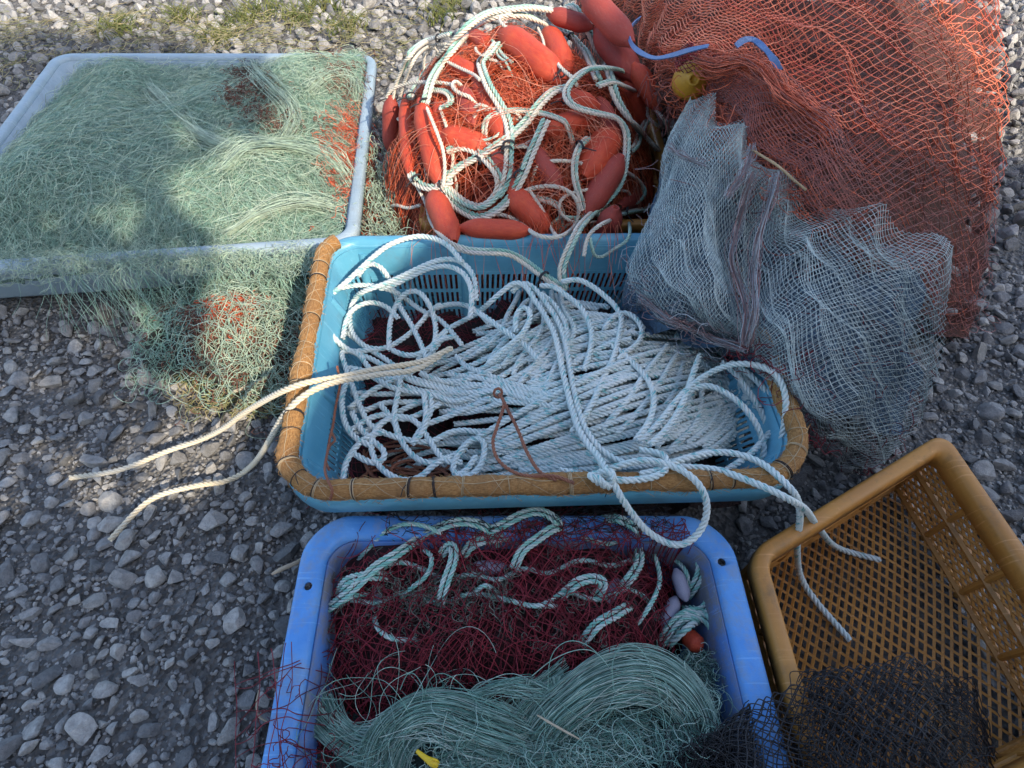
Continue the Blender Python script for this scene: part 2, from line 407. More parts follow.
def burlap():
    m, nt, b = nodes('orange matting'); tc = N(nt, 'ShaderNodeTexCoord'); uv = N(nt, 'ShaderNodeUVMap')
    mp = N(nt, 'ShaderNodeMapping'); mp.inputs['Scale'].default_value = (3, 260, 1); nt.links.new(uv.outputs[0], mp.inputs[0])
    n1 = N(nt, 'ShaderNodeTexNoise', Scale=3.0, Detail=4.0); nt.links.new(mp.outputs[0], n1.inputs['Vector'])
    mp2 = N(nt, 'ShaderNodeMapping'); mp2.inputs['Scale'].default_value = (26, 60, 1); nt.links.new(uv.outputs[0], mp2.inputs[0])
    n2 = N(nt, 'ShaderNodeTexNoise', Scale=2.0, Detail=6.0, Roughness=.7); nt.links.new(mp2.outputs[0], n2.inputs['Vector'])
    n3 = N(nt, 'ShaderNodeTexNoise', Scale=14.0, Detail=5.0); nt.links.new(tc.outputs['Object'], n3.inputs['Vector'])
    c = ramp(nt, n2.outputs['Fac'], [(.3, (.17, .08, .022)), (.5, (.42, .21, .065)), (.72, (.60, .36, .15))])
    c = mixc(nt, ramp(nt, n3.outputs['Fac'], [(.45, (0, 0, 0)), (.7, (.55, .55, .55))]), c, (.26, .13, .05))
    nt.links.new(c, b.inputs['Base Color']); b.inputs['Roughness'].default_value = .85
    ad = N(nt, 'ShaderNodeMath', operation='ADD'); nt.links.new(n1.outputs['Fac'], ad.inputs[0]); nt.links.new(n2.outputs['Fac'], ad.inputs[1])
    bp = N(nt, 'ShaderNodeBump', Strength=.9, Distance=.004); nt.links.new(ad.outputs[0], bp.inputs['Height']); nt.links.new(bp.outputs[0], b.inputs['Normal'])
    return m
MT['burlap'] = burlap()

# ------------------------------------------------------------------ setting: ground, gravel, light
g = MB()
xs = np.r_[-40, -12, np.linspace(-4, 4, 81), 12, 40]; ys = np.r_[-40, -12, np.linspace(-3, 5, 81), 14, 40]
X, Y = np.meshgrid(xs, ys); f1 = SN(3, .9); f2 = SN(4, 3.5)
Z = .012*f1(X, Y)+.006*f2(X, Y)-.012
i = np.arange(X.size).reshape(X.shape)
g.add(np.stack([X, Y, Z], -1), np.stack([i[:-1, :-1], i[:-1, 1:], i[1:, 1:], i[1:, :-1]], -1).reshape(-1, 4))
tag(g.build('ground', MT['dirt']), kind='structure')
def gz(x, y): return .012*f1(x, y)+.006*f2(x, y)-.012

# plan shapes (corners: front-left, front-right, back-right, back-left)
BASKET = [(-.425, .432), (.562, .462), (.530, 1.165), (-.475, 1.150)]
TRAY = [(-.377, -.12), (.428, -.12), (.412, .452), (-.392, .452)]
TUB = [(-1.62, 1.115), (-.425, 1.24), (-.520, 2.33), (-1.75, 2.33)]
CRATE_F = [(-.25, 1.30), (.47, 1.30), (.47, 1.95), (-.25, 1.95)]
CRATE_R = [(.460, -.08), (.98, .10), (.90, .62), (.447, .372)]
FOOT = [BASKET, TRAY, TUB, CRATE_F, CRATE_R]
def shrink(q, k): c = np.mean(q, 0); return [tuple(c+(np.array(p)-c)*k) for p in q]

def stones():
    def template(sub, seed):
        r = random.Random(seed); bm = bmesh.new(); bmesh.ops.create_icosphere(bm, subdivisions=sub, radius=1)
        V = np.array([v.co[:] for v in bm.verts]); Fc = np.array([[v.index for v in f.verts] for f in bm.faces]); bm.free()
        sn = SN(seed, .35); V = V*(1+.16*sn(V[:, 0], V[:, 1], V[:, 2]))[:, None]
        for _ in range(11):
            d = np.array([r.gauss(0, 1) for _ in range(3)]); d /= np.linalg.norm(d); c = r.uniform(.45, .80)
            e = V@d-c; V = V-np.where(e > 0, e, 0)[:, None]*d*.92
        return V*np.array([1, r.uniform(.65, .95), r.uniform(.5, .75)]), Fc
    hi = [template(3, 10+k) for k in range(12)]; mid = [template(2, 30+k) for k in range(10)]; lo = [template(1, 50+k) for k in range(6)]
    mb = MB(); r = RNG
    cell = {}
    def free(x, y, rad, gap):
        k = (int(x/.06), int(y/.06))
        for a in (-1, 0, 1):
            for b in (-1, 0, 1):
                for (u, v, w) in cell.get((k[0]+a, k[1]+b), ()):
                    if (u-x)**2+(v-y)**2 < ((w+rad)*gap)**2: return False
        cell.setdefault(k, []).append((x, y, rad)); return True
    polys = [shrink(q, .93) for q in FOOT]
    groups = {}
    def put(n, x0, x1, y0, y1, rmin, rmax, gap, tm, lim=None):
        x = r.uniform(x0, x1, n); y = r.uniform(y0, y1, n); rad = rmin+(rmax-rmin)*r.random(n)**1.8
        vis = np.abs(x) < .35+ .93*np.hypot(y, 1.25)+.1
        bad = ~vis
        for q in polys: bad |= inpoly(x, y, q)
        for a, b, c in zip(x[~bad], y[~bad], rad[~bad]):
            if gap and not free(a, b, c, gap): continue
            groups.setdefault(tm, []).append((a, b, c))
    put(9000, -1.8, 1.8, -.4, 1.4, .016, .034, .76, 'hi')
    put(24000, -1.8, 1.8, -.4, 1.4, .007, .015, .70, 'mid')
    put(34000, -1.6, 1.6, -.4, 1.35, .003, .0085, 0, 'lo')
    put(26000, -4.4, 4.4, 1.4, 5.6, .022, .046, .72, 'mid')
    put(24000, -4.0, 4.0, 1.4, 5.0, .010, .02, .7, 'lo')
    for k, lst in groups.items():
        T = dict(hi=hi, mid=mid, lo=lo)[k]; A = np.array(lst); which = r.integers(0, len(T), len(A))
        for w in range(len(T)):
            S = A[which == w]; V, Fc = T[w]; n = len(S)
            a = r.uniform(0, 6.28, n); ca, sa = np.cos(a), np.sin(a); tl = r.normal(0, .25, (n, 2))
            v = V[None]*S[:, 2][:, None, None]
            v[..., 2] += v[..., 0]*tl[:, :1]+v[..., 1]*tl[:, 1:]
            x = v[..., 0]*ca[:, None]-v[..., 1]*sa[:, None]+S[:, :1]; y = v[..., 0]*sa[:, None]+v[..., 1]*ca[:, None]+S[:, 1:2]
            lift = gz(S[:, 0], S[:, 1])+S[:, 2]*r.uniform(.1, .5, n)
            z = v[..., 2]+lift[:, None]
            f = (np.arange(n)[:, None, None]*len(V)+Fc).reshape(-1, 3)
            mb.add(np.stack([x, y, z], -1), f)
    o = mb.build('gravel', MT['stone'], smooth=False)
    tag(o, kind='stuff', label='loose grey broken gravel covering the ground round the crates', cat='gravel')
stones()

# dry weeds and moss beyond the pale tub
mb = MB()
st = np.stack([RNG.uniform(-2.6, -.45, 520), RNG.uniform(2.5, 3.1, 520)], -1)
strands(mb, scribble(520, st, lambda x, y: gz(x, y)+.02+.03*np.exp(-((y-2.7)/.2)**2), .22, 12, 1.0, 0, .05, 61), np.full(520, .0011), 3, 0)
cl = np.array([P(px, py, 0)[:2] for px, py in ((345, 30), (322, 8), (245, 22), (300, 20), (455, 8), (438, 20), (262, 12), (225, 40), (180, 20), (120, 30))])
k = RNG.integers(0, len(cl), 800); b0 = cl[k]+RNG.normal(0, .05, (800, 2)); s = np.linspace(0, 1, 6)[None]
an = RNG.uniform(0, 6.28, 800)[:, None]; L = RNG.uniform(.04, .11, 800)[:, None]
p = np.stack([b0[:, :1]+np.cos(an)*L*s**1.6*.8, b0[:, 1:]+np.sin(an)*L*s**1.6*.8, L*s*(1-.3*s)], -1)
strands(mb, p, .003*(1-.8*s), 3, 1)
tag(mb.build('weeds', [MT['straw'], MT['moss']]), 'dry straw and green weeds tangled in the gravel beyond the tub', 'weeds', kind='stuff')

# ------------------------------------------------------------------ containers
def weld(o, d=1e-5):
    bm = bmesh.new(); bm.from_mesh(o.data); bmesh.ops.remove_doubles(bm, verts=bm.verts, dist=d); bm.to_mesh(o.data); bm.free()
def recalc(o):
    bm = bmesh.new(); bm.from_mesh(o.data); bmesh.ops.recalc_face_normals(bm, faces=bm.faces); bm.to_mesh(o.data); bm.free()
def floor_poly(mb, loop, z, m=0):
    c = loop.mean(0); n = len(loop)
    v = np.vstack([np.c_[loop, np.full(n, z)], [[c[0], c[1], z]]])
    mb.add(v, [(k, (k+1) % n, n) for k in range(n)], m)

# sky-blue slotted basket with a bound rim
NB = 840
BL = (BASKET, [.10, .12, .10, .09], NB); bl = resample_loop(rquad(*BL[:2]), NB)
root = empty('fish_basket', (0, .8, 0))
tag(root, 'sky blue slotted basket with an orange bound rim, holding the white rope', 'basket')
def sub(o, r=root):
    o.parent = r; o.matrix_parent_inverse = Matrix.Translation(r.location).inverted(); return o
heights = [.285, .215, .176, .168, .128, .120, .080, .018]
prof = [(-.034-.085*(.285-z)/.267, z) for z in heights]
skip = np.zeros((len(prof)-1, NB), bool)
cols = np.arange(NB); post = (cols % 66) < 9
for row in (1, 3, 5): skip[row] = (cols % 4 < 2) & ~post
mb = MB(); v = sweep_loop(mb, BL, prof, 0, skip)
floor_poly(mb, v[-1][:, :2], .018)
o = sub(mb.build('basket_wall', MT['basket'], smooth=False)); solidify(o, .004, 0)
# stiffening posts between slot groups
nb = loop_normals(bl)
for c in range(4, NB, 66):
    a = bl[c]+nb[c]*-.034; b = bl[c]+nb[c]*(-.034-.085)
    mb = MB(); tube(mb, spline([(a[0], a[1], .27), ((a[0]+b[0])/2, (a[1]+b[1])/2, .15), (b[0], b[1], .03)], .03), .012, 8)
    sub(mb.build('rib', MT['basket']))
prof = [(-.036, .222), (-.034, .268), (-.031, .288), (-.026, .297), (-.019, .300), (-.008, .300), (-.002, .297), (.001, .289), (.001, .252), (-.002, .2505), (-.004, .253), (-.004, .286), (-.012, .294), (-.022, .292), (-.028, .284), (-.031, .262), (-.0335, .222), (-.036, .222)]
mb = MB(); sweep_loop(mb, BL, prof); rim = sub(mb.build('rim', MT['basket'])); weld(rim); recalc(rim)
# bound matting on three sides
iBL = int(np.argmin(np.hypot(*(bl-np.array(P(327, 236, .3)[:2])).T))); iBR = int(np.argmin(np.hypot(bl[:, 0]-.52, bl[:, 1]-1.13)))
idx = np.arange(iBL, iBR+NB if iBR < iBL else iBR) % NB
wp = bl[idx]+nb[idx]*-.0165; wp = np.c_[wp, np.full(len(wp), .309)]
wp = smooth(spline(wp, .0025), 6)
s = np.r_[0, np.cumsum(np.linalg.norm(np.diff(wp, axis=0), axis=1))]
r0 = np.full(len(wp), .0185); q1 = SN(21, 9); q2 = SN(22, 30)
r0 *= 1+.07*q1(s, 0*s)+.03*q2(s, 0*s)
bind = []; t = .03
while t < s[-1]:
    bind.append(t); t += random.uniform(.035, .11)
for t in bind: r0 *= 1-.10*np.exp(-((s-t)/.006)**2)
q3 = SN(23, 60); th = np.arange(20)*2*math.pi/20
rr = r0[:, None]*(1+.05*q3(s[:, None]*1.0, np.cos(th)[None]*.03, np.sin(th)[None]*.03))
mb = MB(); tube(mb, wp, rr, 20); sub(mb.build('rim_wrap', MT['burlap']))
mb = MB(); tt, nn, bb = frames(wp)
for sg, ph in ((1, 0), (-1, 1.0), (1, 2.1)):
    a = sg*s*2*math.pi/.11+ph+1.6*q1(s*.6+ph, 0*s)
    tube(mb, wp+(nn*np.cos(a)[:, None]+bb*np.sin(a)[:, None])*(r0*1.03)[:, None], .0005, 5)
tube(mb, wp+np.array([0, 0, 1])*(r0*1.05)[:, None]+np.stack([.004*q1(s*1.3, 0*s)]*2+[0*s], -1), .0008, 5)
a = np.linspace(0, 2*math.pi, 22)
for t in bind:
    k = int(np.searchsorted(s, t)); k = min(max(k, 1), len(wp)-2)
    for e in range(random.choice([1, 1, 2, 3])):
        kk = min(k+e, len(wp)-2); rad = r0[kk]*1.05+.0006
        tube(mb, wp[kk]+(nn[kk]*np.cos(a)[:, None]+bb[kk]*np.sin(a)[:, None])*rad+tt[kk]*np.sin(a+t*50)[:, None]*.002, .0009, 5, 1 if random.random() < .35 else 0)
    if random.random() < .3:
        e0 = wp[k]+np.array([0, 0, r0[k]]); d = np.array([random.uniform(-.02, .02), random.uniform(-.03, -.01), random.uniform(-.03, .005)])
        tube(mb, spline([e0, e0+d*.5+[0, 0, .008], e0+d], .004), .0008, 5, 1)
# fuzz of the matting
K = 2600; kk = RNG.integers(2, len(wp)-2, K); aa = RNG.uniform(-.6, 3.8, K)
base = wp[kk]+(nn[kk]*np.cos(aa)[:, None]+bb[kk]*np.sin(aa)[:, None])*(r0[kk]*.98)[:, None]
dirn = (nn[kk]*np.cos(aa)[:, None]+bb[kk]*np.sin(aa)[:, None])*.35+tt[kk]*RNG.normal(0, 1, K)[:, None]+RNG.normal(0, .3, (K, 3))
st_ = np.linspace(0, 1, 4)[None, :, None]; Ls = RNG.uniform(.004, .013, K)[:, None, None]
strands(mb, base[:, None]+dirn[:, None]*Ls*st_, .0004, 3, 2)
MT['fuzz'] = fibre('matting fibre', [(.30, .14, .035), (.50, .27, .09), (.60, .38, .18)], .8)
sub(mb.build('binding_thread', [MT['thread'], MT['black'], MT['fuzz']]))

# royal-blue tray
root_t = empty('fish_tray', (0, .17, 0)); tag(root_t, 'royal blue solid plastic tray in front, holding maroon netting and sea green line', 'tray')
tl = (TRAY, [.10, .10, .085, .085], 420)
prof = [(-.050, .150), (-.047, .186), (-.043, .196), (-.036, .2), (-.008, .2), (-.003, .1985), (0, .195), (.002, .189), (.003, .160), (.0005, .1595), (-.001, .187), (-.006, .1945), (-.036, .1945), (-.041, .19), (-.044, .182), (-.0465, .150), (-.050, .150)]
mb = MB(); sweep_loop(mb, tl, prof); rim = mb.build('rim', MT['tray']); weld(rim); recalc(rim); sub(rim, root_t)
cut = MB()
for (px, py) in ((308, 586), (722, 562)):
    c = P(px, py, .2)
    tube(cut, np.array([[c[0], c[1]+d, .15+z] for z, d in ((0, 0), (.03, 0), (.06, 0), (.09, 0))]), .0075, 16)
co = cut.build('hole_cutter', MT['tray']); weld(co); recalc(co)
md = rim.modifiers.new('holes', 'BOOLEAN'); md.object = co; md.operation = 'DIFFERENCE'; md.solver = 'EXACT'
dg = bpy.context.evaluated_depsgraph_get(); me = bpy.data.meshes.new_from_object(rim.evaluated_get(dg))
if len(me.polygons) > 3000: rim.modifiers.clear(); rim.data = me
else: rim.modifiers.clear()
bpy.data.objects.remove(co)
prof = [(-.0478, .188), (-.055, .15), (-.066, .08), (-.076, .03), (-.088, .014), (-.105, .010)]
mb = MB(); v = sweep_loop(mb, tl, prof); floor_poly(mb, v[-1][:, :2], .010)
o = sub(mb.build('basin', MT['tray_in']), root_t); solidify(o, .003, 1)

# pale tub at the left
root_u = empty('net_tub', (-1.1, 1.9, 0)); tag(root_u, 'pale blue-grey rectangular tub, heaped with seafoam gill netting', 'tub')
ul = (TUB, .07, 320)
prof = [(-.036, .15), (-.034, .188), (-.031, .197), (-.026, .2), (-.006, .2), (-.001, .196), (.002, .188), (.002, .166), (-.001, .166), (-.0015, .185), (-.008, .195), (-.024, .195), (-.028, .19), (-.031, .182), (-.033, .15), (-.036, .15)]
mb = MB(); sweep_loop(mb, ul, prof); o = mb.build('rim', MT['tub']); weld(o); recalc(o); sub(o, root_u)
prof = [(-.034, .185), (-.050, .12), (-.070, .03), (-.085, .012), (-.1, .01)]
mb = MB(); v = sweep_loop(mb, ul, prof); floor_poly(mb, v[-1][:, :2], .010); o = sub(mb.build('basin', MT['tub']), root_u); solidify(o, .004, 1)

def lattice_crate(name, quad, h, label, loc, rad=.03, cells=(26, 9)):
    r = empty(name, loc); tag(r, label, 'crate')
    lp = (quad, rad, 260)
    mb = MB()
    sweep_loop(mb, lp, [(-.022, h-.045), (-.020, h-.012), (-.016, h-.003), (-.010, h), (.004, h), (.009, h-.003), (.011, h-.010), (.011, h-.042), (.006, h-.042), (.005, h-.014), (-.008, h-.009), (-.014, h-.016), (-.018, h-.045), (-.022, h-.045)])
    o = mb.build('rim', MT['crate']); weld(o); recalc(o); sub(o, r)
    q = [np.array(c) for c in shrink(quad, .95)]
    mb = MB()
    for i in range(4):
        a, b = q[i], q[(i+1) % 4]
        L = np.linalg.norm(b-a); cu = max(6, int(L/.028))
        for (z0, z1, cv) in ((.03, h*.5-.008, 4), (h*.5+.008, h-.035, 4)):
            net(mb, lambda u, w, a=a, b=b, z0=z0, z1=z1: np.stack([a[0]+(b[0]-a[0])*u, a[1]+(b[1]-a[1])*u, z0+(z1-z0)*w], -1), cu, cv, .0034, 1, 0, 4)
        for z in (.025, h*.5, ):
            tube(mb, np.array([[*(a+(b-a)*t), z] for t in np.linspace(0, 1, 5)]), .0085, 6)
        for t in (0.0, .25, .5, .75):
            c = a+(b-a)*t; tube(mb, np.array([[*c, z] for z in np.linspace(.01, h-.02, 4)]), .012 if t == 0 else .007, 8)
    sub(mb.build('lattice_wall', MT['crate'], smooth=False), r)
    mb = MB()
    net(mb, lambda u, w: np.stack([(1-u)*(1-w)*q[0][0]+u*(1-w)*q[1][0]+u*w*q[2][0]+(1-u)*w*q[3][0], (1-u)*(1-w)*q[0][1]+u*(1-w)*q[1][1]+u*w*q[2][1]+(1-u)*w*q[3][1], 0*u+.02], -1), 22, 16, .0034, 1, 0, 4)
    sub(mb.build('lattice_floor', MT['crate'], smooth=False), r)
    return r
lattice_crate('plastic_crate', CRATE_R, .21, 'ochre lattice crate standing empty on the gravel beside the royal blue tray', (.7, .2, 0))
lattice_crate('plastic_crate', CRATE_F, .22, 'ochre lattice crate under the red floats, mostly hidden by orange netting', (.07, 1.6, 0))

# ------------------------------------------------------------------ the heap of red floats and orange netting
HX, HY, HRX, HRY = .020, 1.66, .440, .525
b1 = SN(71, 2.2); b2 = SN(72, 6)
def hheap(x, y):
    q = ((x-HX)/HRX)**2+((y-HY)/HRY)**2
    h = .06+.40*np.clip(1-q**1.25, 0, 1)**.62*(1+.05*b1(x, y))+.014*b2(x, y)*np.clip((1-q)*4, 0, 1)
    return np.where(q < 1.0, h, np.where(q < 1.25, .06-(q-1)*.2, -1.0))
pit = SN(73, 9); pit2 = SN(77, 22)
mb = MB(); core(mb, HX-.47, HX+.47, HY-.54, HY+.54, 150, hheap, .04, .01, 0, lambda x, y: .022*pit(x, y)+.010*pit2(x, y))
# mesh thrown over the heap in folds
wx, wy, wz = SN(74, 1.6), SN(75, 1.6), SN(76, 4)
for lay in range(3):
    a0 = (.4, 1.9, 1.1)[lay]
    def Fn(u, v, a0=a0, lay=lay):
        q = (u-.5)*1.25; p = (v-.5)*1.25
        x = HX+(q*math.cos(a0)-p*math.sin(a0))*.78; y = HY+(q*math.sin(a0)+p*math.cos(a0))*.78
        x2 = x+.07*wx(x*2+lay, y*2); y2 = y+.07*wy(x*2+lay*3, y*2)
        return np.stack([x2, y2, hheap(x2, y2)+.002+.022*wz(x+lay, y)+.004*lay], -1)
    net(mb, Fn, 30, 30, .00075, 4, 1, 3, keep=lambda p: hheap(p[..., 0], p[..., 1]) > .05, drop=.12)
# tight single filaments pulled between the floats
K = 1000; a = RNG.uniform(0, 6.28, (K, 2)); rad = np.sqrt(RNG.random((K, 1)))*.95
A = np.stack([HX+np.cos(a[:, 0])*HRX*rad[:, 0], HY+np.sin(a[:, 0])*HRY*rad[:, 0]], -1)
hub = np.array([Ph(px, py, hheap, 0)[:2] for px, py in ((540, 120), (555, 105), (470, 150), (600, 150), (520, 215), (450, 160), (490, 55), (570, 190), (600, 230), (625, 175))])
w_ = hub[RNG.integers(0, len(hub), K)]+RNG.normal(0, .05, (K, 2))
Lm = RNG.uniform(.08, .34, (K, 1)); d = w_-A; d /= np.linalg.norm(d, axis=1)[:, None]
B = A+d*Lm; t = np.linspace(0, 1, 9)[None, :, None]
p2 = A[:, None]*(1-t)+B[:, None]*t
za = hheap(A[:, 0], A[:, 1])+RNG.uniform(-.02, .022, K); zb = hheap(B[:, 0], B[:, 1])+RNG.uniform(-.02, .022, K)
zz = np.maximum(za[:, None]*(1-t[..., 0])+zb[:, None]*t[..., 0], hheap(p2[..., 0], p2[..., 1])-.012)+.004*np.sin(t[..., 0]*9+RNG.random((K, 1))*6)
strands(mb, np.concatenate([p2, zz[..., None]], -1), RNG.uniform(.0005, .0010, K), 3, 1)
st = np.stack([HX+RNG.normal(0, .2, 220), HY+RNG.normal(0, .2, 220)], -1)
strands(mb, scribble(220, st, lambda x, y: np.maximum(hheap(x, y), .05), .16, 14, 1.3, -.01, .035, 81), np.full(220, .0007), 3, 1)
# loose threads falling over the back of the blue basket
K = 46; px = RNG.uniform(420, 625, K); z0 = np.linspace(0, 1, 10)
tp = Ph(px, RNG.uniform(205, 228, K), hheap, .02); ed = P(px+RNG.normal(0, 18, K), RNG.uniform(238, 285, K), .30)
ed[:, 1] = np.minimum(ed[:, 1], 1.16); ed[:, 2] = np.where(ed[:, 1] < 1.1, .26, .306)
tt_ = z0[None, :, None]; pp = tp[:, None]*(1-tt_)+ed[:, None]*tt_; pp[..., 2] += .02*np.sin(z0*math.pi)[None]; pp[..., 2] = np.where((pp[..., 1] > 1.09) & (pp[..., 1] < 1.2), np.maximum(pp[..., 2], .304), pp[..., 2])
strands(mb, pp, np.full(K, .0006), 3, 1)
# paler long filaments stretched across floats and ropes alike
K = 120; c0 = hub[RNG.integers(0, len(hub), K)]+RNG.normal(0, .03, (K, 2)); an = RNG.uniform(0, 6.28, K); L = RNG.uniform(.08, .30, K)
t = np.linspace(0, 1, 12)[None]; x = c0[:, :1]+np.cos(an)[:, None]*L[:, None]*t; y = c0[:, 1:]+np.sin(an)[:, None]*L[:, None]*t*.9
zz = np.maximum(hheap(x, y), .05)+.03+.022*np.sin(t*math.pi)-.02*t
strands(mb, np.stack([x, y, zz], -1), RNG.uniform(.0005, .0008, K), 3, 2)
MT['pale_line'] = fibre('pale pink filament', [(.70, .24, .14), (.75, .36, .26), (.62, .14, .06)], .4)
tag(mb.build('float_net', [MT['float_core'], MT['float_net'], MT['pale_line']]), 'heap of bright orange netting tangled round the red floats and cream ropes', 'fishing net')

# red floats: a spindle with blunt eyes at both ends
fm = MB(); nz = 28; ns = 18
prof = [(0.0, .05), (.085, .045), (.10, .008), (.12, .0), (.15, .006), (.175, .02), (.19, .04)]+[(.19+.31*math.sin(min(1, t*1.7)*math.pi/2)**.85, .04+.46*t) for t in np.linspace(.08, 1, 12)]
prof = prof+[(r_, 1-z) for r_, z in prof[::-1][1:]]
a = np.arange(ns)*2*math.pi/ns
fv = np.array([[(r_*math.cos(q), r_*math.sin(q), z-.5) for q in a] for r_, z in prof])
k_ = np.arange(len(prof)-1)[:, None]*ns; j = np.arange(ns)[None]; j2 = (j+1) % ns
fm.add(fv, np.stack([k_+j, k_+j2, k_+ns+j2, k_+ns+j], -1).reshape(-1, 4))
float_me = fm.mesh('float', MT['float']); float_me_shade = float_me.copy(); float_me_shade.materials[0] = MT['float_shade']
G = 'red foam floats on the orange net heap'
FL = [  # ends in the photo, thickness in px, lift, shade in the colour, label
 ((391, 97), (391, 152), 20, .000, 1, 'dull shade-toned float at the far left edge, next to the tub'),
 ((406, 99), (410, 173), 20, .010, 0, 'upright float second from the left, partly shaded by its right-hand neighbour'),
 ((421, 103), (440, 184), 27, .030, 0, 'long bright upright float in front, third from the left'),
 ((437, 103), (452, 160), 20, -.004, 0, 'thin float half hidden behind the bright third float'),
 ((433, 194), (453, 240), 29, .020, 0, 'blunt float pointing down at the blue basket rim under the rope knot'),
 ((476, 78), (506, 142), 25, .010, 0, 'float in the middle left of the heap with two ropes along its right side'),
 ((502, 33), (560, 80), 36, .015, 0, 'big float near the top crossed lengthwise by a single cream rope'),
 ((547, 32), (566, 72), 30, .004, 0, 'float stuck behind the rope-crossed big float, only its rounded end showing'),
 ((550, 14), (590, 26), 20, .010, 1, 'dusky float lying flat at the very top of the heap'),
 ((585, -6), (630, 42), 30, .035, 1, 'shade-toned float leaving the top edge of the photo beside the orange mesh'),
 ((598, 30), (636, 78), 31, .035, 1, 'smooth shade-toned red float just left of the blue strap'),
 ((638, 72), (656, 102), 23, .010, 0, 'small netted float at the right edge below the blue strap'),
 ((627, 84), (640, 124), 30, .002, 0, 'netted float under the rope bight on the right side'),
 ((586, 212), (620, 158), 31, .022, 1, 'leaning float at lower right with a cream rope along its right side'),
 ((621, 206), (656, 184), 25, .010, 1, 'short float against the ochre crate and grey net'),
 ((599, 246), (614, 212), 28, .020, 1, 'lowest right float, its eye facing the blue basket rim'),
 ((512, 192), (546, 232), 31, .016, 0, 'leaning float at the bottom centre inside the rope loop'),
 ((584, 176), (612, 133), 38, .004, 0, 'wide float wrapped in orange filament right of the centre'),
 ((540, 132), (592, 116), 25, .000, 0, 'level netted float at the heart of the heap'),
 ((453, 138), (478, 146), 30, .004, 0, 'float end peeping out behind the loop left of centre'),
 ((448, 62), (476, 76), 22, .008, 0, 'small tilted float near the upper left ropes'),
 ((462, 228), (528, 231), 24, .012, 0, 'float lying level along the basket rim at the bottom of the heap'),
 ((556, 96), (588, 104), 24, .004, 0, 'small level float just above the netted float at the heart of the heap'),
 ((500, 160), (514, 188), 24, .004, 1, 'dull float under the rope loop left of the lowest middle float'),
 ((532, 152), (556, 186), 26, .000, 1, 'dull float sunk in filament below the level netted float'),
 ((464, 92), (474, 124), 24, .000, 1, 'dull buried float left of the float with two ropes'),
 ((604, 112), (612, 134), 22, .002, 1, 'dull float peeping out beneath the rope bight'),
 ((470, 36), (492, 50), 22, -.004, 0, 'buried float showing as an orange patch at the upper left'),
]
for n_, (a, b, wpx, off, in_shade, lab) in enumerate(FL):
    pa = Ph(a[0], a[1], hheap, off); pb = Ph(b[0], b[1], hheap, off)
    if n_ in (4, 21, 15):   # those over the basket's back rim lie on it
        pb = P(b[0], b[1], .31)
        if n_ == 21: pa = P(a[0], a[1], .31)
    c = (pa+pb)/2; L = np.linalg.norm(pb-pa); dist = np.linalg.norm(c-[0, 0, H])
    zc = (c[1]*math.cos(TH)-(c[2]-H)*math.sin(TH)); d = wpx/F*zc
    o = link('float', float_me_shade if in_shade else float_me)
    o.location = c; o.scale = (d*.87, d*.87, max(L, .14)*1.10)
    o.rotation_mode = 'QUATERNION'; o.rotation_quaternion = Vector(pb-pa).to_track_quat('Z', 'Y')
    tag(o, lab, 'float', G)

# float line: cream rope and green rope run side by side, lashed with black twine
LN = MB()
def dbl(pts, off=.024, R=.0067, mode='d', hf=hheap, dive=.0):
    p = spline(trace(pts, hf, off), .008); p = smooth(p, 4)
    if dive: s_ = np.arange(len(p)); e_ = np.minimum(s_, len(p)-1-s_)*.008; p[:, 2] -= dive*np.clip(1-e_/.05, 0, 1)**1.5
    if mode == 'd':
        rope(LN, side_offset(p, R*.98), R, 6.0, 3, (0, 0, 0)); rope(LN, side_offset(p, -R*.98)+[0, 0, .001], R, 6.0, 3, (1, 1, 1))
    elif mode == 'c': rope(LN, p, R, 6.0, 3, (0, 0, 0))
    elif mode == 'g': rope(LN, p, R*.85, 6.0, 3, (1, 1, 1))
dbl([(411, 97), (420, 82), (431, 65), (449, 45), (467, 27), (489, 13), (514, 9), (534, 8), (560, 12)], .02)
dbl([(425, 104), (431, 82), (440, 66), (454, 48), (470, 31), (492, 18), (512, 14)], .034)
dbl([(393, 98), (396, 84), (403, 69), (411, 53), (425, 42), (438, 37), (450, 34)], .012, .0054)
dbl([(400, 96), (405, 80), (414, 60), (428, 47), (446, 44)], .008, .0054, 'c')
dbl([(510, 13), (500, 18), (503, 25), (521, 36), (536, 44), (551, 56), (562, 69), (573, 78), (577, 86)], .045, .0054, 'c')
dbl([(500, 18), (520, 15), (536, 20), (551, 28), (570, 35), (579, 45), (587, 54), (593, 68), (598, 80)], .030)
dbl([(598, 86), (612, 82), (624, 86), (636, 91), (640, 85), (634, 77), (623, 71), (607, 68), (590, 69), (578, 76), (568, 87), (566, 97), (573, 106), (587, 111), (604, 115), (618, 119), (626, 131), (627, 146), (625, 165), (620, 184), (610, 198), (593, 213), (580, 227, .34), (571, 245, .325), (564, 261, .30), (561, 277, .28), (566, 286, .27)], .05, .0056)
dbl([(565, 8), (574, 6), (582, 20), (590, 34), (598, 53), (607, 66), (612, 84), (617, 100), (623, 110), (633, 123), (644, 136), (655, 147), (664, 160)], .04)
dbl([(582, 24), (588, 20), (600, 26), (606, 32)], .02, .006, 'c')
dbl([(497, 43), (489, 54), (481, 61), (483, 72), (489, 87), (499, 103), (507, 119), (510, 134), (509, 152), (508, 170), (504, 187), (498, 196)], .03)
dbl([(436, 184), (448, 176), (462, 165), (480, 156), (498, 144), (511, 136), (526, 122), (538, 106), (554, 91), (566, 88)], .032)
dbl([(442, 186), (453, 203), (466, 213), (480, 218), (493, 213), (506, 203), (515, 190), (524, 172), (530, 156), (538, 138), (546, 120)], .036)
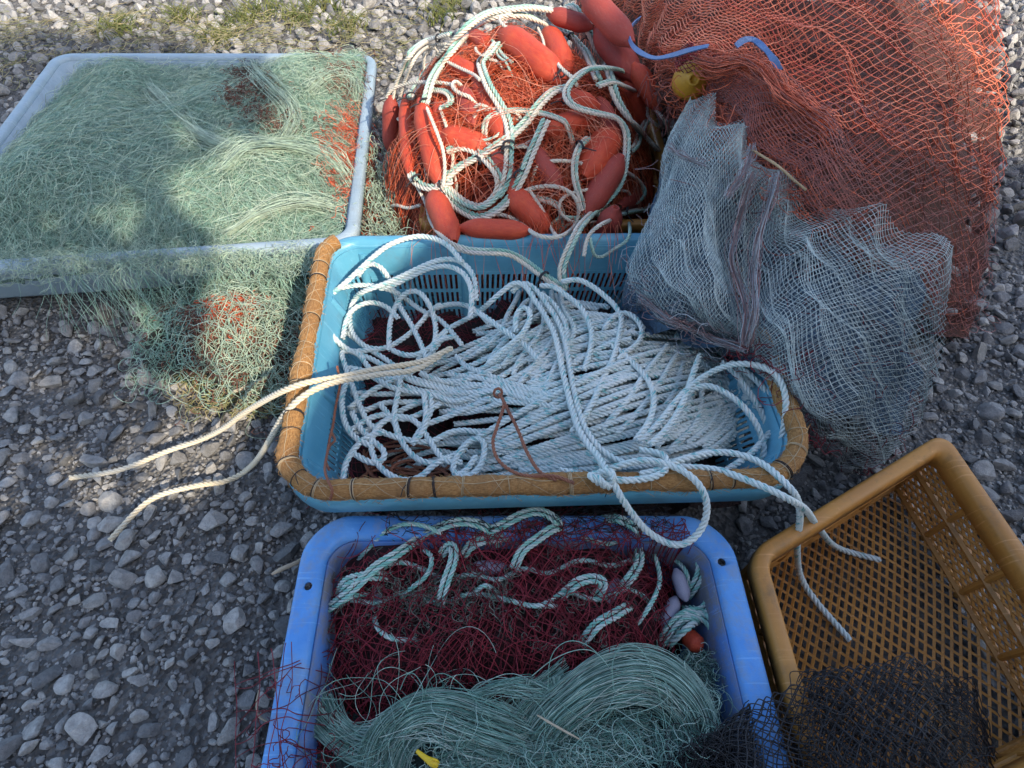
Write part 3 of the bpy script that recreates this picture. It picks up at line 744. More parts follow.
dbl([(447, 151), (462, 147), (477, 152), (488, 161), (498, 174), (500, 188), (493, 199), (482, 207), (467, 204), (453, 194), (446, 186)], .026)
dbl([(427, 108), (436, 130), (443, 150), (445, 170), (443, 186)], .05, .0050, 'c')
dbl([(440, 108), (447, 128), (452, 145), (453, 164), (448, 180)], .02, .0050, 'c')
dbl([(411, 172), (418, 188), (426, 203), (429, 217), (436, 230, .30), (447, 240, .325), (458, 247, .325), (472, 254, .30)], .02, .0054, 'c')
dbl([(411, 174), (416, 182), (428, 188), (442, 186), (452, 180)], .034)
dbl([(452, 246, .32), (470, 251, .318), (489, 252, .316), (507, 253, .31), (520, 259, .29), (532, 267, .285), (542, 275, .285), (553, 282, .285), (566, 290, .28)], 0, .0056)
dbl([(470, 222), (490, 214), (507, 216), (520, 223), (535, 234, .33), (549, 238, .328), (564, 235, .33), (575, 225), (579, 210), (574, 196), (562, 188), (547, 186), (529, 189), (516, 196)], .03, .0056, 'c')
dbl([(588, 138), (580, 146), (575, 160), (575, 179), (580, 197), (584, 210)], .03, .0050)
dbl([(630, 222), (618, 219), (604, 223, .34), (591, 232, .33), (586, 243, .325), (584, 256, .31)], .03, .0054, 'c')
dbl([(629, 222), (630, 232, .325), (627, 241, .32), (614, 249, .29), (603, 257, .28), (595, 257, .285), (592, 248, .315), (590, 238, .325)], .03, .0054, 'g')
dbl([(668, 199), (651, 208), (629, 212), (607, 216), (594, 213)], .03, .0056)
dbl([(529, 190), (536, 200), (543, 211), (551, 228), (556, 236, .33)], .035, .0050, 'c')
dbl([(652, 98), (646, 112), (655, 124), (668, 128), (684, 124), (700, 118)], .03, .0050, 'c')
dbl([(648, 118), (640, 134), (636, 146), (630, 152)], .02, .0056)
dbl([(654, 108), (664, 120), (670, 136), (668, 150), (660, 160)], .02, .0050, 'c')
dbl([(420, 205), (408, 208), (396, 205), (388, 208)], .02, .0050, 'c')
dbl([(492, 40), (504, 56), (512, 62)], .02, .006, 'g')
dbl([(538, 28), (543, 40), (545, 54)], .04, .0045, 'c')
dbl([(448, 62), (460, 68), (473, 74), (480, 80)], .03, .0050, 'c')
dbl([(430, 90), (446, 92), (452, 102), (440, 108)], .01, .0050)
for k in range(22):
    px, py = random.uniform(430, 630), random.uniform(40, 215); a0 = random.uniform(0, 6.28); r_ = random.uniform(14, 34); n_ = random.randint(5, 8)
    pts = [(px+r_*math.cos(a0+.55*i)*(1+.1*i)*1.1, min(222, py+r_*.8*math.sin(a0+.55*i)*(1-.04*i))) for i in range(n_)]
    dbl(pts, random.uniform(.008, .026), random.choice([.0045, .0055, .0054]), random.choice(['c', 'c', 'g', 'd']), hheap, .07)
fl = LN.build('float_line', [MT['ropew'], MT['ropeg']])
tag(fl, 'cream and green float line looping over the red floats, lashed with black twine', 'rope')
for (px, py, ang) in ((470, 24, -.6), (425, 102, 1.2), (411, 96, 1.2), (393, 97, 1.3), (571, 36, .6), (562, 73, .8), (590, 36, 1.0), (567, 100, 1.5), (509, 144, 1.4), (507, 150, 1.3), (519, 174, 1.0), (478, 160, -.5), (417, 178, .8), (440, 184, 0), (544, 276, .7), (626, 151, 1.5), (617, 102, 1.2), (591, 216, .8), (627, 211, .1), (535, 235, .4), (481, 61, .3), (438, 38, .3), (580, 145, -.5), (608, 67, 1.1)):
    c = Ph(px, py, hheap, .036) if py < 240 else P(px, py, .29)
    t = np.linspace(0, 6*math.pi, 44); mb = MB()
    dx = np.array([math.cos(ang), -math.sin(ang)*1.3, 0]); dx /= np.linalg.norm(dx); n_ = np.cross(dx, [0, 0, 1])
    ring = c+np.cos(t)[:, None]*n_*.0145+np.sin(t)[:, None]*np.array([0, 0, .0105])+dx*(np.linspace(-.003, .003, 44)[:, None])
    tail = np.array([ring[-1]+n_*.01*k+dx*.004*k*k*.4 for k in (1, 2, 3)])
    tube(mb, smooth(np.vstack([ring, tail]), 1), .0016, 6)
    mb.build('lashing', MT['black'], fl)

# ------------------------------------------------------------------ gill netting
gx, gy = SN(91, 1.3), SN(92, 3.2)
tubp = shrink(TUB, .93)
def htub(x, y):
    u = (x-(-1.05))/.62; v = (y-1.78)/.62
    e = np.clip(1-np.maximum(np.abs(u), np.abs(v))**4, 0, 1)
    return .09+.16*e*(1+.25*gx(x, y))+.02*gy(x, y)*e
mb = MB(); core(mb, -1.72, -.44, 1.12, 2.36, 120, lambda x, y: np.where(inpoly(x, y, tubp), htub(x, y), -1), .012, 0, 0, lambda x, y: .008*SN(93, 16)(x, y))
def tubstart(n): 
    q = np.stack([RNG.uniform(-1.75, -.43, n*2), RNG.uniform(1.1, 2.5, n*2)], -1)
    return q[inpoly(q[:, 0], q[:, 1], shrink(TUB, 1.0))][:n]
ht2 = lambda x, y: np.where(inpoly(x, y, tubp), htub(x, y), np.where(inpoly(x, y, shrink(TUB, 1.03)), .205, np.maximum(.03, .2-1.2*np.abs(y-1.75)*0)))
def hs(x, y):
    e = np.minimum(np.minimum((x+1.72)/.08, (-.40-x)/.08), np.minimum((y-1.1)/.08, (2.46-y)/.08))
    return np.maximum(.02+.14*np.clip(e, 0, 1), htub(x, y)*np.clip(e*1.2, 0, 1))
def inside(P_, frac=0.0):
    """netting stays within the rim of the tub apart from a few stray ends"""
    stray = RNG.random(len(P_))[:, None] < frac
    return inpoly(P_[..., 0], P_[..., 1], shrink(TUB, .955)) | stray
def Fg(lay):
    def Fn(u, v):
        x = -1.70+1.26*u+.09*wx(u*1.3+lay*3, v*1.3)+.03*gy(u*.7+lay, v*.7); y = 1.13+1.19*v+.09*wy(u*1.3, v*1.3+lay*3)+.03*gy(v*.7, u*.7+lay)
        return np.stack([x, y, hs(x, y)+.006*lay+.014*wz(x*1.5+lay, y*1.5)], -1)
    return Fn
for lay in range(3): net(mb, Fg(lay), 46, 44, .0005, 3, 2 if lay == 2 else 1, 3, keep=lambda p: inpoly(p[..., 0], p[..., 1], shrink(TUB, .945)))
n = 8000; st = tubstart(n); n = len(st); P_ = scribble(n, st, hs, .30, 16, 1.7, -.014, .034, 94, .9)
strands(mb, P_, RNG.uniform(.0003, .0006, n), 3, 1, inside(P_, .04))
n = 900; st = tubstart(n); n = len(st); P_ = scribble(n, st, hs, .40, 22, 1.6, .008, .024, 95, 1.2, .012)
strands(mb, P_, RNG.uniform(.0005, .0008, n), 3, 2, inside(P_, .12))
# long folds where the netting is gathered into ropes of filament
for k, (pts, cnt) in enumerate((([(252, 60), (262, 78), (275, 92), (290, 105), (296, 125), (285, 142)], 90), ([(310, 92), (325, 78), (345, 76), (358, 86), (356, 102)], 70), ([(226, 170), (250, 150), (290, 148), (330, 160), (352, 190)], 110), ([(150, 90), (190, 130), (230, 150)], 80), ([(228, 235), (260, 215), (310, 205), (350, 215)], 80))):
    gp = spline(trace(pts, htub, .02), .02); gp = smooth(gp, 3)
    o_ = RNG.normal(0, .012, (cnt, 1, 3)); ph = RNG.random((cnt, 1))*6.28
    s_ = np.linspace(0, 1, len(gp))[None]
    pp = gp[None]+o_*(1+.8*np.sin(6*s_+ph))[..., None]; pp[..., 2] += .004
    strands(mb, pp, np.full(cnt, .0008), 3, 2)
# brown and orange remains caught in the corner
st = np.array([P(px, py, .22)[:2] for px, py in zip(RNG.normal(352, 16, 420), RNG.normal(150, 22, 420))])
strands(mb, scribble(420, st, hs, .12, 12, 1.6, .0, .04, 96), np.full(420, .0009), 3, 3)
st = np.array([P(px, py, .22)[:2] for px, py in zip(np.r_[RNG.normal(345, 12, 120), RNG.normal(255, 16, 160), RNG.normal(280, 20, 120), RNG.normal(242, 12, 90)], np.r_[RNG.normal(85, 12, 120), RNG.normal(110, 7, 160), RNG.normal(132, 7, 120), RNG.normal(66, 7, 90)])])
strands(mb, scribble(len(st), st, hs, .08, 10, 1.6, .008, .03, 97), np.full(len(st), .0008), 3, 4)
# strands spilling over the right and front rims
K = 240; px = RNG.normal(385, 14, K); py = RNG.uniform(140, 235, K); st = P(px, py, .2)[:, :2]
strands(mb, scribble(K, st, lambda x, y: np.maximum(hs(x, y), .14), .14, 14, 1.8, .0, .05, 98, 2, .02), np.full(K, .0009), 3, 2)
K = 420; px = RNG.uniform(10, 335, K); st = P(px, 262-.03*(px-224)+RNG.normal(0, 7, K), .2)[:, :2]
strands(mb, scribble(K, st, lambda x, y: .185+0*x, .14, 14, 1.5, .012, .03, 197, 2, .012), np.full(K, .0006), 3, 2)
# netting spilling over the front rim and hanging to the ground
K = 260; a = P(RNG.uniform(60, 320, K), RNG.uniform(246, 262, K), .21); t = np.linspace(0, 1, 14)[None, :]
b = np.stack([a[:, 0]+RNG.normal(0, .07, K), a[:, 1]-RNG.uniform(.05, .16, K), RNG.uniform(.02, .12, K)], -1)
q = a[:, None]*(1-t[..., None])+b[:, None]*t[..., None]; q[..., 2] = a[:, 2:]+(b[:, 2:]-a[:, 2:])*t**2+.012*np.sin(t*3.14); q[..., 0] += .02*np.sin(t*RNG.uniform(3, 9, (K, 1))+RNG.random((K, 1))*6)
strands(mb, q, np.full(K, .0006), 3, 1, q[..., 0] < -.47)
MT['rusty'] = fibre('rust brown remains', [(.16, .06, .04), (.28, .12, .08), (.10, .05, .04)], .8)
tag(mb.build('gill_net', [MT['green_core'], MT['green'], MT['green2'], MT['float_net'], MT['rusty']]), 'heap of fine seafoam green gill netting filling the pale tub', 'fishing net')

# tangle of netting lying on the gravel between tub and basket
mb = MB(); GX = -.74; GY = 1.02
def hgr(x, y): return .02+.12*np.exp(-((x-GX)/.28)**2-((y-GY)/.14)**2)
core(mb, GX-.30, GX+.30, GY-.2, GY+.12, 60, hgr, .045, .018, 0, lambda x, y: .01*SN(99, 14)(x, y))
def gstart(pxs, pys, h=.08): return P(pxs, pys, h)[:, :2]
n = 480; st = gstart(RNG.uniform(130, 318, n), RNG.uniform(268, 385, n))
P_ = scribble(n, st, hgr, .18, 16, 1.7, -.01, .05, 101, 1.8, .012); ok = (P_[..., 0] < -.455).all(1)
strands(mb, P_[ok], np.full(ok.sum(), .0008), 3, 1)
n = 260; st = gstart(RNG.normal(262, 34, n), RNG.uniform(275, 395, n)); P_ = scribble(n, st, hgr, .30, 20, 2.0, .0, .07, 102, 1.6, .02); ok = (P_[..., 0] < -.45).all(1)
strands(mb, P_[ok], np.full(ok.sum(), .0009), 3, 2)
n = 420; st = gstart(np.r_[RNG.normal(236, 9, n//2), RNG.normal(254, 8, n//2)], RNG.normal(322, 12, n)); P_ = scribble(n, st, hgr, .07, 10, 1.6, .01, .035, 103)
strands(mb, P_, np.full(n, .0009), 3, 3)
n = 520; st = gstart(RNG.normal(250, 34, n), RNG.normal(345, 26, n), .05); P_ = scribble(n, st, hgr, .12, 12, 1.2, .005, .03, 104); ok = (P_[..., 0] < -.46).all(1)
strands(mb, P_[ok], np.full(ok.sum(), .0009), 3, 4)
MT['olive_core'] = mass('olive net mass', (.010, .010, .009), (.055, .055, .042), 60)
tag(mb.build('net_tangle', [MT['olive_core'], MT['green'], MT['green2'], MT['float_net'], MT['rusty']]), 'loose tangle of green net with an orange clump on the gravel left of the basket', 'fishing net')
# bits of dry weed under it
mb = MB(); st = gstart(RNG.uniform(180, 300, 260), RNG.uniform(370, 415, 260), .02)
P_ = scribble(260, st, lambda x, y: 0*x+.02, .09, 8, .7, 0, .02, 105); ok = (P_[..., 0] < -.455).all(1)
strands(mb, P_[ok], np.full(ok.sum(), .0013), 3, 0)
tag(mb.build('dry_grass', MT['straw']), 'dry grass scraps on the gravel below the net tangle', 'grass', kind='stuff')

# ------------------------------------------------------------------ white rope coiled in the blue basket
pb = SN(111, 3)
def hpile(x, y):
    """top of the rope pile: heaped at the centre and right, a hollow at the left"""
    e = np.exp(-(np.abs((x-.16)/.36)**3+np.abs((y-.79)/.29)**3))
    inb = inpoly(x, y, shrink(BASKET, .90))
    return np.where(inb, .105+.165*e+.008*pb(x, y), np.where(inpoly(x, y, shrink(BASKET, .97)), .10, -1.0))
def hloop(x, y):
    """the loose loops that arch over the hollow at the left"""
    return np.where(inpoly(x, y, shrink(BASKET, .95)), np.maximum(hpile(x, y), .205+.0*x), -1.0)
RB = MB(); WR = .0067
def wr(pts, off=.012, hf=hloop, R=WR, m=0, sm=5):
    p = spline(trace(pts, hf, off), .008)
    p = smooth(p, sm); rope(RB, p, R, 4.9, 3, (m, m, m)); return p
# dark netting at the bottom of the basket, seen through the hollow
mb = MB(); cb = SN(112, 7)
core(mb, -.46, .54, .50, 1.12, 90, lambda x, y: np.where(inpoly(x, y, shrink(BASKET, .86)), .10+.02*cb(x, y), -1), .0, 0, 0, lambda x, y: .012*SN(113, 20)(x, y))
def Fn(u, v):
    x = -.42+.6*u+.03*wx(u*3, v*3); y = .50+.6*v+.03*wy(u*3, v*3)
    return np.stack([x, y, .115+.02*cb(x, y)+.012*wz(x*2, y*2)], -1)
net(mb, Fn, 30, 30, .0008, 3, 1, 3)
tag(mb.build('dark_net', [MT['dark_core'], MT['maroon']]), 'dark red-brown netting at the bottom of the slotted blue basket, under the white rope', 'fishing net')

# bulk of the coil: bundles of turns lying side by side
def lerp_family(A, B, n, off0, offj, jit, seed, hf=hpile):
    r = np.random.default_rng(seed)
    a = spline([(x, y, 0) for x, y in A], 6)[:, :2]; b = spline([(x, y, 0) for x, y in B], 6)[:, :2]
    m = 14; q = np.linspace(0, 1, m)
    a = np.stack([np.interp(q*(len(a)-1), np.arange(len(a)), a[:, k]) for k in range(2)], -1)
    b = np.stack([np.interp(q*(len(b)-1), np.arange(len(b)), b[:, k]) for k in range(2)], -1)
    for i in range(n):
        t = (i+r.uniform(-.3, .3))/max(1, n-1)
        p = a*(1-t)+b*t
        p = p+smooth(r.normal(0, jit, p.shape), 3)
        wr([tuple(z) for z in p], off0+offj*r.random(), hf)
# layer 1 (deep), then the visible diagonal turns and their rounded right-hand ends
lerp_family([(470, 330), (540, 312), (610, 318), (690, 332), (730, 352), (748, 385)], [(440, 470), (520, 476), (600, 472), (690, 464), (740, 440), (752, 410)], 18, -.022, .012, 4, 1)
lerp_family([(528, 352), (570, 330), (620, 322), (668, 328), (700, 338)], [(535, 470), (590, 466), (640, 455), (690, 436), (722, 410)], 21, .000, .012, 2.4, 2)
lerp_family([(480, 440), (540, 405), (600, 375), (660, 352), (712, 350), (735, 372), (742, 400)], [(520, 474), (600, 468), (670, 458), (715, 444), (738, 418), (741, 396)], 13, .008, .012, 2.4, 3)
lerp_family([(424, 366), (470, 345), (520, 318), (560, 300), (600, 306)], [(438, 415), (490, 410), (545, 385), (600, 352), (640, 338)], 13, -.004, .014, 3.5, 4)
lerp_family([(478, 352), (500, 330), (512, 305), (520, 292)], [(540, 400), (566, 352), (578, 330), (560, 296)], 7, .004, .008, 3, 5)
lerp_family([(452, 362), (480, 372), (512, 385), (545, 392)], [(432, 404), (470, 398), (510, 398), (560, 410)], 5, .008, .008, 2.5, 6)
lerp_family([(600, 430), (626, 400), (648, 372), (668, 345)], [(668, 452), (690, 430), (702, 400), (700, 372)], 5, .016, .008, 2.0, 7)
lerp_family([(470, 455), (520, 452), (570, 456), (600, 462)], [(486, 476), (530, 470), (570, 472), (604, 476)], 4, .006, .006, 1.5, 8)
lerp_family([(690, 344), (720, 352), (740, 372), (746, 400), (740, 428), (718, 450)], [(664, 352), (694, 362), (712, 380), (716, 402), (706, 424), (680, 442)], 7, .006, .010, 2.0, 9)
lerp_family([(350, 330), (380, 352), (420, 380), (470, 392)], [(352, 440), (386, 424), (424, 410), (470, 412)], 6, .000, .010, 5, 10, hloop)
lerp_family([(360, 470), (400, 450), (440, 446), (490, 450)], [(400, 474), (430, 462), (460, 458), (500, 470)], 3, .000, .010, 4, 11)
T = [   # single turns followed one by one
 [(476, 300, .285), (475, 281, .30), (467, 266, .31), (453, 259, .315), (436, 261, .31), (417, 269, .30), (398, 278, .285), (382, 285, .275), (364, 291, .265), (354, 300), (350, 314), (351, 330), (359, 342), (368, 348), (383, 349), (398, 342), (414, 330), (429, 313), (440, 304)],
 [(470, 318, .27), (472, 300, .29), (470, 284, .30), (462, 272, .305), (448, 266, .305), (430, 268, .30), (410, 277, .285), (396, 284, .275), (380, 289, .26)],
 [(462, 262, .325), (450, 247, .335), (436, 239, .335), (420, 236, .335), (404, 239, .333), (387, 246, .325), (372, 258, .30), (357, 272, .285), (343, 285, .27), (329, 297, .262), (322, 311, .255), (325, 325, .25), (336, 340, .24), (348, 350), (360, 355), (368, 367), (380, 376), (395, 380), (410, 373), (424, 361), (437, 346), (446, 332)],
 [(343, 338), (347, 318), (356, 307), (371, 302), (387, 307), (398, 318)],
 [(389, 350), (390, 324), (397, 303), (407, 292, .25), (418, 291, .252), (428, 302, .25), (434, 317), (436, 335), (432, 352)],
 [(358, 276, .25), (366, 265, .265), (373, 263, .268), (381, 267, .265), (387, 275, .255), (393, 288), (401, 308), (411, 324), (420, 342), (428, 362)],
 [(340, 288, .25), (357, 285, .255), (375, 286, .255), (393, 291, .25), (406, 299), (421, 310), (439, 319), (450, 330), (462, 345)],
 [(424, 318), (432, 310), (445, 305), (461, 304), (476, 310), (488, 322)],
 [(418, 360), (432, 346), (445, 331), (461, 322), (476, 314), (489, 303, .275), (503, 291, .29), (515, 282, .305), (526, 286, .305), (534, 299, .30), (544, 314, .295), (554, 332, .295), (559, 352, .295), (564, 377, .295), (572, 409, .295), (580, 432, .30), (590, 447, .305), (600, 460, .315), (605, 472, .33)],
 [(512, 292, .285), (524, 282, .30), (536, 290, .30), (548, 306, .295), (560, 326, .292), (567, 352, .292), (574, 392, .292), (583, 424, .295), (597, 446, .30), (612, 458, .305), (626, 464, .31)],
 [(376, 349), (352, 352), (341, 350), (347, 371), (353, 388), (362, 411), (372, 427), (387, 434), (407, 440), (432, 442), (445, 434), (462, 430), (482, 433)],
 [(449, 457), (433, 465), (424, 475), (410, 481), (393, 477), (378, 465), (371, 448), (374, 432), (387, 419), (403, 416), (418, 423), (428, 438), (437, 452), (446, 462), (462, 462)],
 [(380, 404), (395, 423), (401, 440), (414, 457), (432, 464), (449, 458), (466, 448)],
 [(343, 488), (345, 465), (355, 448), (368, 436), (384, 432)], [(372, 446), (355, 438), (344, 420), (342, 396), (348, 380), (356, 368)],
 [(476, 456), (466, 471), (456, 477), (452, 468), (462, 448), (474, 438), (484, 440), (484, 456), (478, 470), (466, 478), (455, 474)],
 [(401, 376), (398, 394), (394, 416), (398, 434)], [(424, 394), (426, 412), (424, 430), (412, 444)],
 [(368, 374), (393, 388), (414, 392), (437, 396), (455, 402), (480, 394), (500, 388)],
 [(350, 408), (362, 398), (376, 388), (390, 382), (404, 372), (420, 364)], [(352, 430), (366, 420), (384, 414), (404, 420), (420, 414), (440, 404)],
 [(420, 373), (437, 380), (455, 382), (478, 376), (500, 366)], [(424, 425), (441, 419), (466, 409), (490, 398)],
 [(352, 412), (360, 428), (374, 442), (386, 452), (380, 464), (364, 460), (352, 452)], [(414, 440), (424, 424), (432, 410), (430, 396)],
 [(392, 350), (408, 356), (424, 352), (440, 340), (456, 336)],
 [(562, 282, .30), (577, 279, .305), (592, 286, .30), (606, 297, .29), (617, 308, .285), (622, 321, .285), (619, 336, .285), (616, 350, .288), (612, 362, .288), (603, 378, .288), (595, 398, .288), (585, 415, .288), (572, 432, .285)],
 [(540, 286, .295), (553, 286, .30), (567, 296, .295), (579, 305, .29), (587, 317, .288), (592, 333, .288), (590, 352, .288), (584, 370, .286)],
 [(541, 294, .295), (550, 300, .29), (558, 310, .288), (565, 324, .288), (567, 342, .288), (562, 362, .286)],
 [(516, 332, .285), (516, 314, .295), (524, 306, .30), (531, 312, .30), (527, 327, .298), (515, 341, .295), (502, 351, .29), (488, 364, .285)],
 [(470, 308, .27), (484, 316, .28), (498, 326, .283), (512, 336, .285), (526, 346, .285), (538, 360, .285)],
 [(604, 330, .282), (612, 318, .285), (623, 312, .285), (635, 317, .287), (643, 330, .287), (638, 344, .287), (626, 352, .288), (618, 360, .288)],
 [(612, 346, .285), (624, 354, .288), (637, 367, .29), (648, 379, .292), (654, 394, .292), (653, 410, .292), (648, 424, .292), (636, 440, .29)],
 [(640, 316, .26), (660, 314, .26), (676, 316, .262), (682, 326, .264), (676, 338, .268)],
 [(700, 355, .295), (692, 377, .298), (686, 395, .298), (676, 416, .298), (664, 432, .296), (650, 445, .295)],
 [(640, 442, .288), (661, 420, .292), (677, 400, .296), (692, 385, .30), (713, 371, .305), (734, 364, .33), (757, 365, .345), (775, 373, .35), (784, 388, .34), (786, 408, .32), (783, 432, .29), (778, 454, .25), (768, 470, .24)],
 [(676, 404, .288), (692, 389, .295), (707, 385, .297), (723, 391, .295), (741, 404, .29), (754, 420, .28), (762, 438, .26), (764, 456, .24), (756, 470, .22)],
 [(722, 362, .285), (734, 372, .285), (745, 386, .28), (757, 404, .27), (766, 422, .255), (770, 443, .24), (768, 464, .22)],
 [(730, 362, .285), (744, 370, .287), (758, 382, .285), (771, 397, .28), (779, 414, .27), (776, 434, .25), (768, 452, .235)],
 [(713, 480, .27), (730, 468, .265), (748, 456, .26), (761, 443, .255), (774, 428, .26)],
 [(656, 474), (690, 476), (722, 470), (744, 474, .26), (764, 480, .25)],
 # the bight hanging over the front rim
 [(560, 470, .29), (590, 476, .31), (615, 467, .33), (642, 460, .336), (660, 462, .338), (672, 466, .338), (687, 473, .342), (699, 484, .338), (706, 498, .32), (707, 513, .295), (702, 529, .27), (692, 540, .258), (680, 546, .252), (664, 542, .252), (647, 531, .262), (633, 515, .29), (622, 499, .325), (615, 486, .338), (608, 473, .342), (600, 459, .325), (589, 445, .31)],
 [(604, 474, .338), (612, 480, .342), (635, 480, .338), (655, 477, .336), (667, 470, .335), (669, 460, .335), (660, 453, .33), (640, 450, .31)],
 [(640, 474, .328), (660, 470, .33), (674, 462, .325), (698, 455, .325), (723, 452, .32), (745, 456, .322), (765, 465, .33), (781, 479, .342), (795, 494, .335), (800, 515, .26), (797, 545, .15), (800, 575, .045), (815, 600, .035), (850, 640, .035)],
 [(660, 466, .318), (688, 467, .322), (719, 470, .322), (744, 479, .335), (769, 489, .346), (790, 500, .34), (806, 510, .28), (820, 530, .15), (838, 548, .04), (880, 560, .035)],
]
for p in T: wr(p, .012+.010*random.random())
# a knot on the rim
kc = P(603, 474, .345); t = np.linspace(0, 4*math.pi, 30)
wr_p = kc+np.stack([.016*np.cos(t)+.006*np.sin(.5*t), .012*np.sin(t)+.004*t/6-.012, .009*np.sin(2*t+.5)], -1); rope(RB, wr_p, WR, 4.9)
# ends running out over the left rim (cream: warm sunlight put into the colour)
wr([(452, 348, .27), (420, 362, .275), (376, 369, .295), (355, 374, .31), (329, 379, .328), (309, 382, .343), (285, 390, .335), (262, 402, .27), (241, 415, .19), (224, 428, .12), (200, 440, .05), (165, 452, .035), (120, 470, .035), (70, 478, .035)], 0, m=1)
wr([(440, 356, .265), (415, 370, .275), (381, 374, .295), (366, 377, .30), (340, 381, .325), (318, 388, .342), (298, 400, .342), (282, 418, .30), (269, 441, .21), (256, 461, .11), (241, 474, .04), (224, 482, .035), (195, 486, .035), (150, 500, .035), (110, 540, .035)], 0, m=1)
o = RB.build('rope_coil', [MT['rope'], MT['rope_sunlit']])
tag(o, 'big coil of white laid rope in the slotted basket, one bight hanging over its front', 'rope')

# brown cords: turns lying in the hollow, one end over the left rim, a loop on the white rope
mb = MB()
def cord(pts, R=.0033, hf=hpile, off=.02, m=MT['brown']): rope(mb, spline(trace(pts, hf, off), .006), R, 7, 3)
cord([(470, 486, .20), (437, 485, .19), (412, 484, .185), (397, 478, .185), (391, 470, .185), (398, 463, .187), (413, 460, .19), (430, 464, .195), (449, 475, .20), (462, 484, .20)])
cord([(364, 450, .17), (365, 463, .17), (371, 474, .165), (384, 482, .165), (402, 484, .165), (430, 486, .17)])
cord([(355, 488, .17), (362, 477, .165), (376, 470, .16), (396, 468, .16), (420, 472, .16), (444, 480, .16)])
cord([(374, 448, .16), (398, 446, .16), (420, 446, .165), (440, 452, .16), (450, 462, .16), (440, 472, .16), (414, 474, .16), (392, 470, .155), (380, 460, .155), (388, 452, .155), (410, 450, .155)])
for k in range(7):
    c = P(random.uniform(385, 440), random.uniform(452, 478), .14); t = np.linspace(0, random.uniform(4, 9), 14); q = random.uniform(.03, .06)
    rope(mb, spline(c+np.stack([q*1.5*np.cos(t+k), q*.8*np.sin(t+k), .008*np.sin(2*t+k)], -1), .006), .003, 7, 3)
tag(mb.build('brown_cord', MT['brown']), 'turns of thin red-brown cord lying low in the front left of the slotted basket', 'cord')
mb = MB()
cord([(499, 394, .31), (504, 404, .316), (497, 427, .315), (493, 442, .315), (497, 458, .315), (510, 470, .318), (528, 476, .325), (553, 476, .335), (574, 483, .338)], .0036)
cord([(502, 398, .316), (509, 412, .316), (518, 430, .315), (527, 452, .315), (540, 472, .325), (556, 480, .335)], .0036)
t = np.linspace(0, 6.28, 16); rope(mb, P(498, 393, .306)+np.stack([.008*np.cos(t), .008*np.sin(t), .004*np.sin(t)], -1), .003, 7, 3)
tag(mb.build('cord_loop', MT['brown']), 'triangular loop of red-brown cord lying on top of the white rope coil', 'cord')
mb = MB()
cord([(337, 366, .315), (340, 384, .30), (336, 405, .285), (333, 425, .275), (330, 438, .275), (327, 455, .285), (325, 468, .315), (327, 478, .333), (332, 490, .33), (330, 500, .31)], .0028)
cord([(331, 432, .272), (335, 440, .272), (330, 446, .272), (326, 460, .285), (329, 470, .315)], .0025)
tag(mb.build('cord_end', MT['brown']), 'knotted end of red-brown cord hanging over the bound left corner of the basket', 'cord')

# ------------------------------------------------------------------ grey knitted net bag and the orange mesh pile
def cgrid(rows):
    G_ = np.array([[P(*q) for q in r_] for r_ in rows])
    nr, nc = G_.shape[:2]
    def cr(a, t):
        n = a.shape[0]; x = np.clip(t, 0, 1)*(n-1); i = np.clip(np.floor(x).astype(int), 0, n-2); f = (x-i)
        g_ = lambda k: np.clip(i+k, 0, n-1)
        return i, f, g_
    def w4(f): return [(-f+2*f*f-f**3)/2, (2-5*f*f+3*f**3)/2, (f+4*f*f-3*f**3)/2, (-f*f+f**3)/2]
    def Fn(u, v):
        i, fu, gu = cr(G_[0], u); j, fv, gv = cr(G_[:, 0], v)
        wu, wv = w4(fu), w4(fv); r_ = 0
        for a_ in range(4):
            for b_ in range(4): r_ = r_+(wv[a_]*wu[b_])[..., None]*G_[gv(a_-1), gu(b_-1)]
        return r_
    return Fn
def sheet(mb, Fn, n, m, dz=0.0, amp=0.0, seed=1):
    u, v = np.meshgrid(np.linspace(0, 1, n), np.linspace(0, 1, n)); p = Fn(u, v); p[..., 2] += dz+amp*SN(seed, 7)(p[..., 0], p[..., 1])
    i = np.arange(n*n).reshape(n, n); mb.add(p, np.stack([i[:-1, :-1], i[:-1, 1:], i[1:, 1:], i[1:, :-1]], -1).reshape(-1, 4), m)
grey = cgrid([
 [(684, 108, .50), (706, 96, .54), (730, 118, .55), (756, 152, .54), (800, 186, .52), (870, 215, .50), (940, 240, .46)],
 [(664, 150, .46), (694, 140, .53), (728, 150, .55), (756, 185, .50), (800, 215, .50), (870, 250, .48), (946, 285, .40)],
 [(658, 195, .40), (684, 190, .49), (720, 196, .50), (752, 225, .44), (796, 250, .48), (864, 285, .45), (944, 330, .30)],
 [(634, 248, .36), (672, 244, .45), (712, 250, .46), (744, 280, .40), (788, 290, .45), (856, 325, .42), (936, 380, .18)],
 [(632, 286, .32), (664, 290, .41), (706, 300, .43), (740, 325, .38), (784, 330, .43), (846, 366, .38), (920, 420, .08)],
 [(664, 318, .27), (690, 320, .33), (716, 328, .35), (746, 340, .34), (784, 356, .39), (832, 410, .33), (896, 450, .04)],
 [(690, 330, .20), (706, 334, .25), (728, 340, .28), (752, 352, .30), (786, 378, .35), (826, 428, .25), (880, 466, .02)],
])
fo1, fo2 = SN(121, 3.2), SN(122, 8)
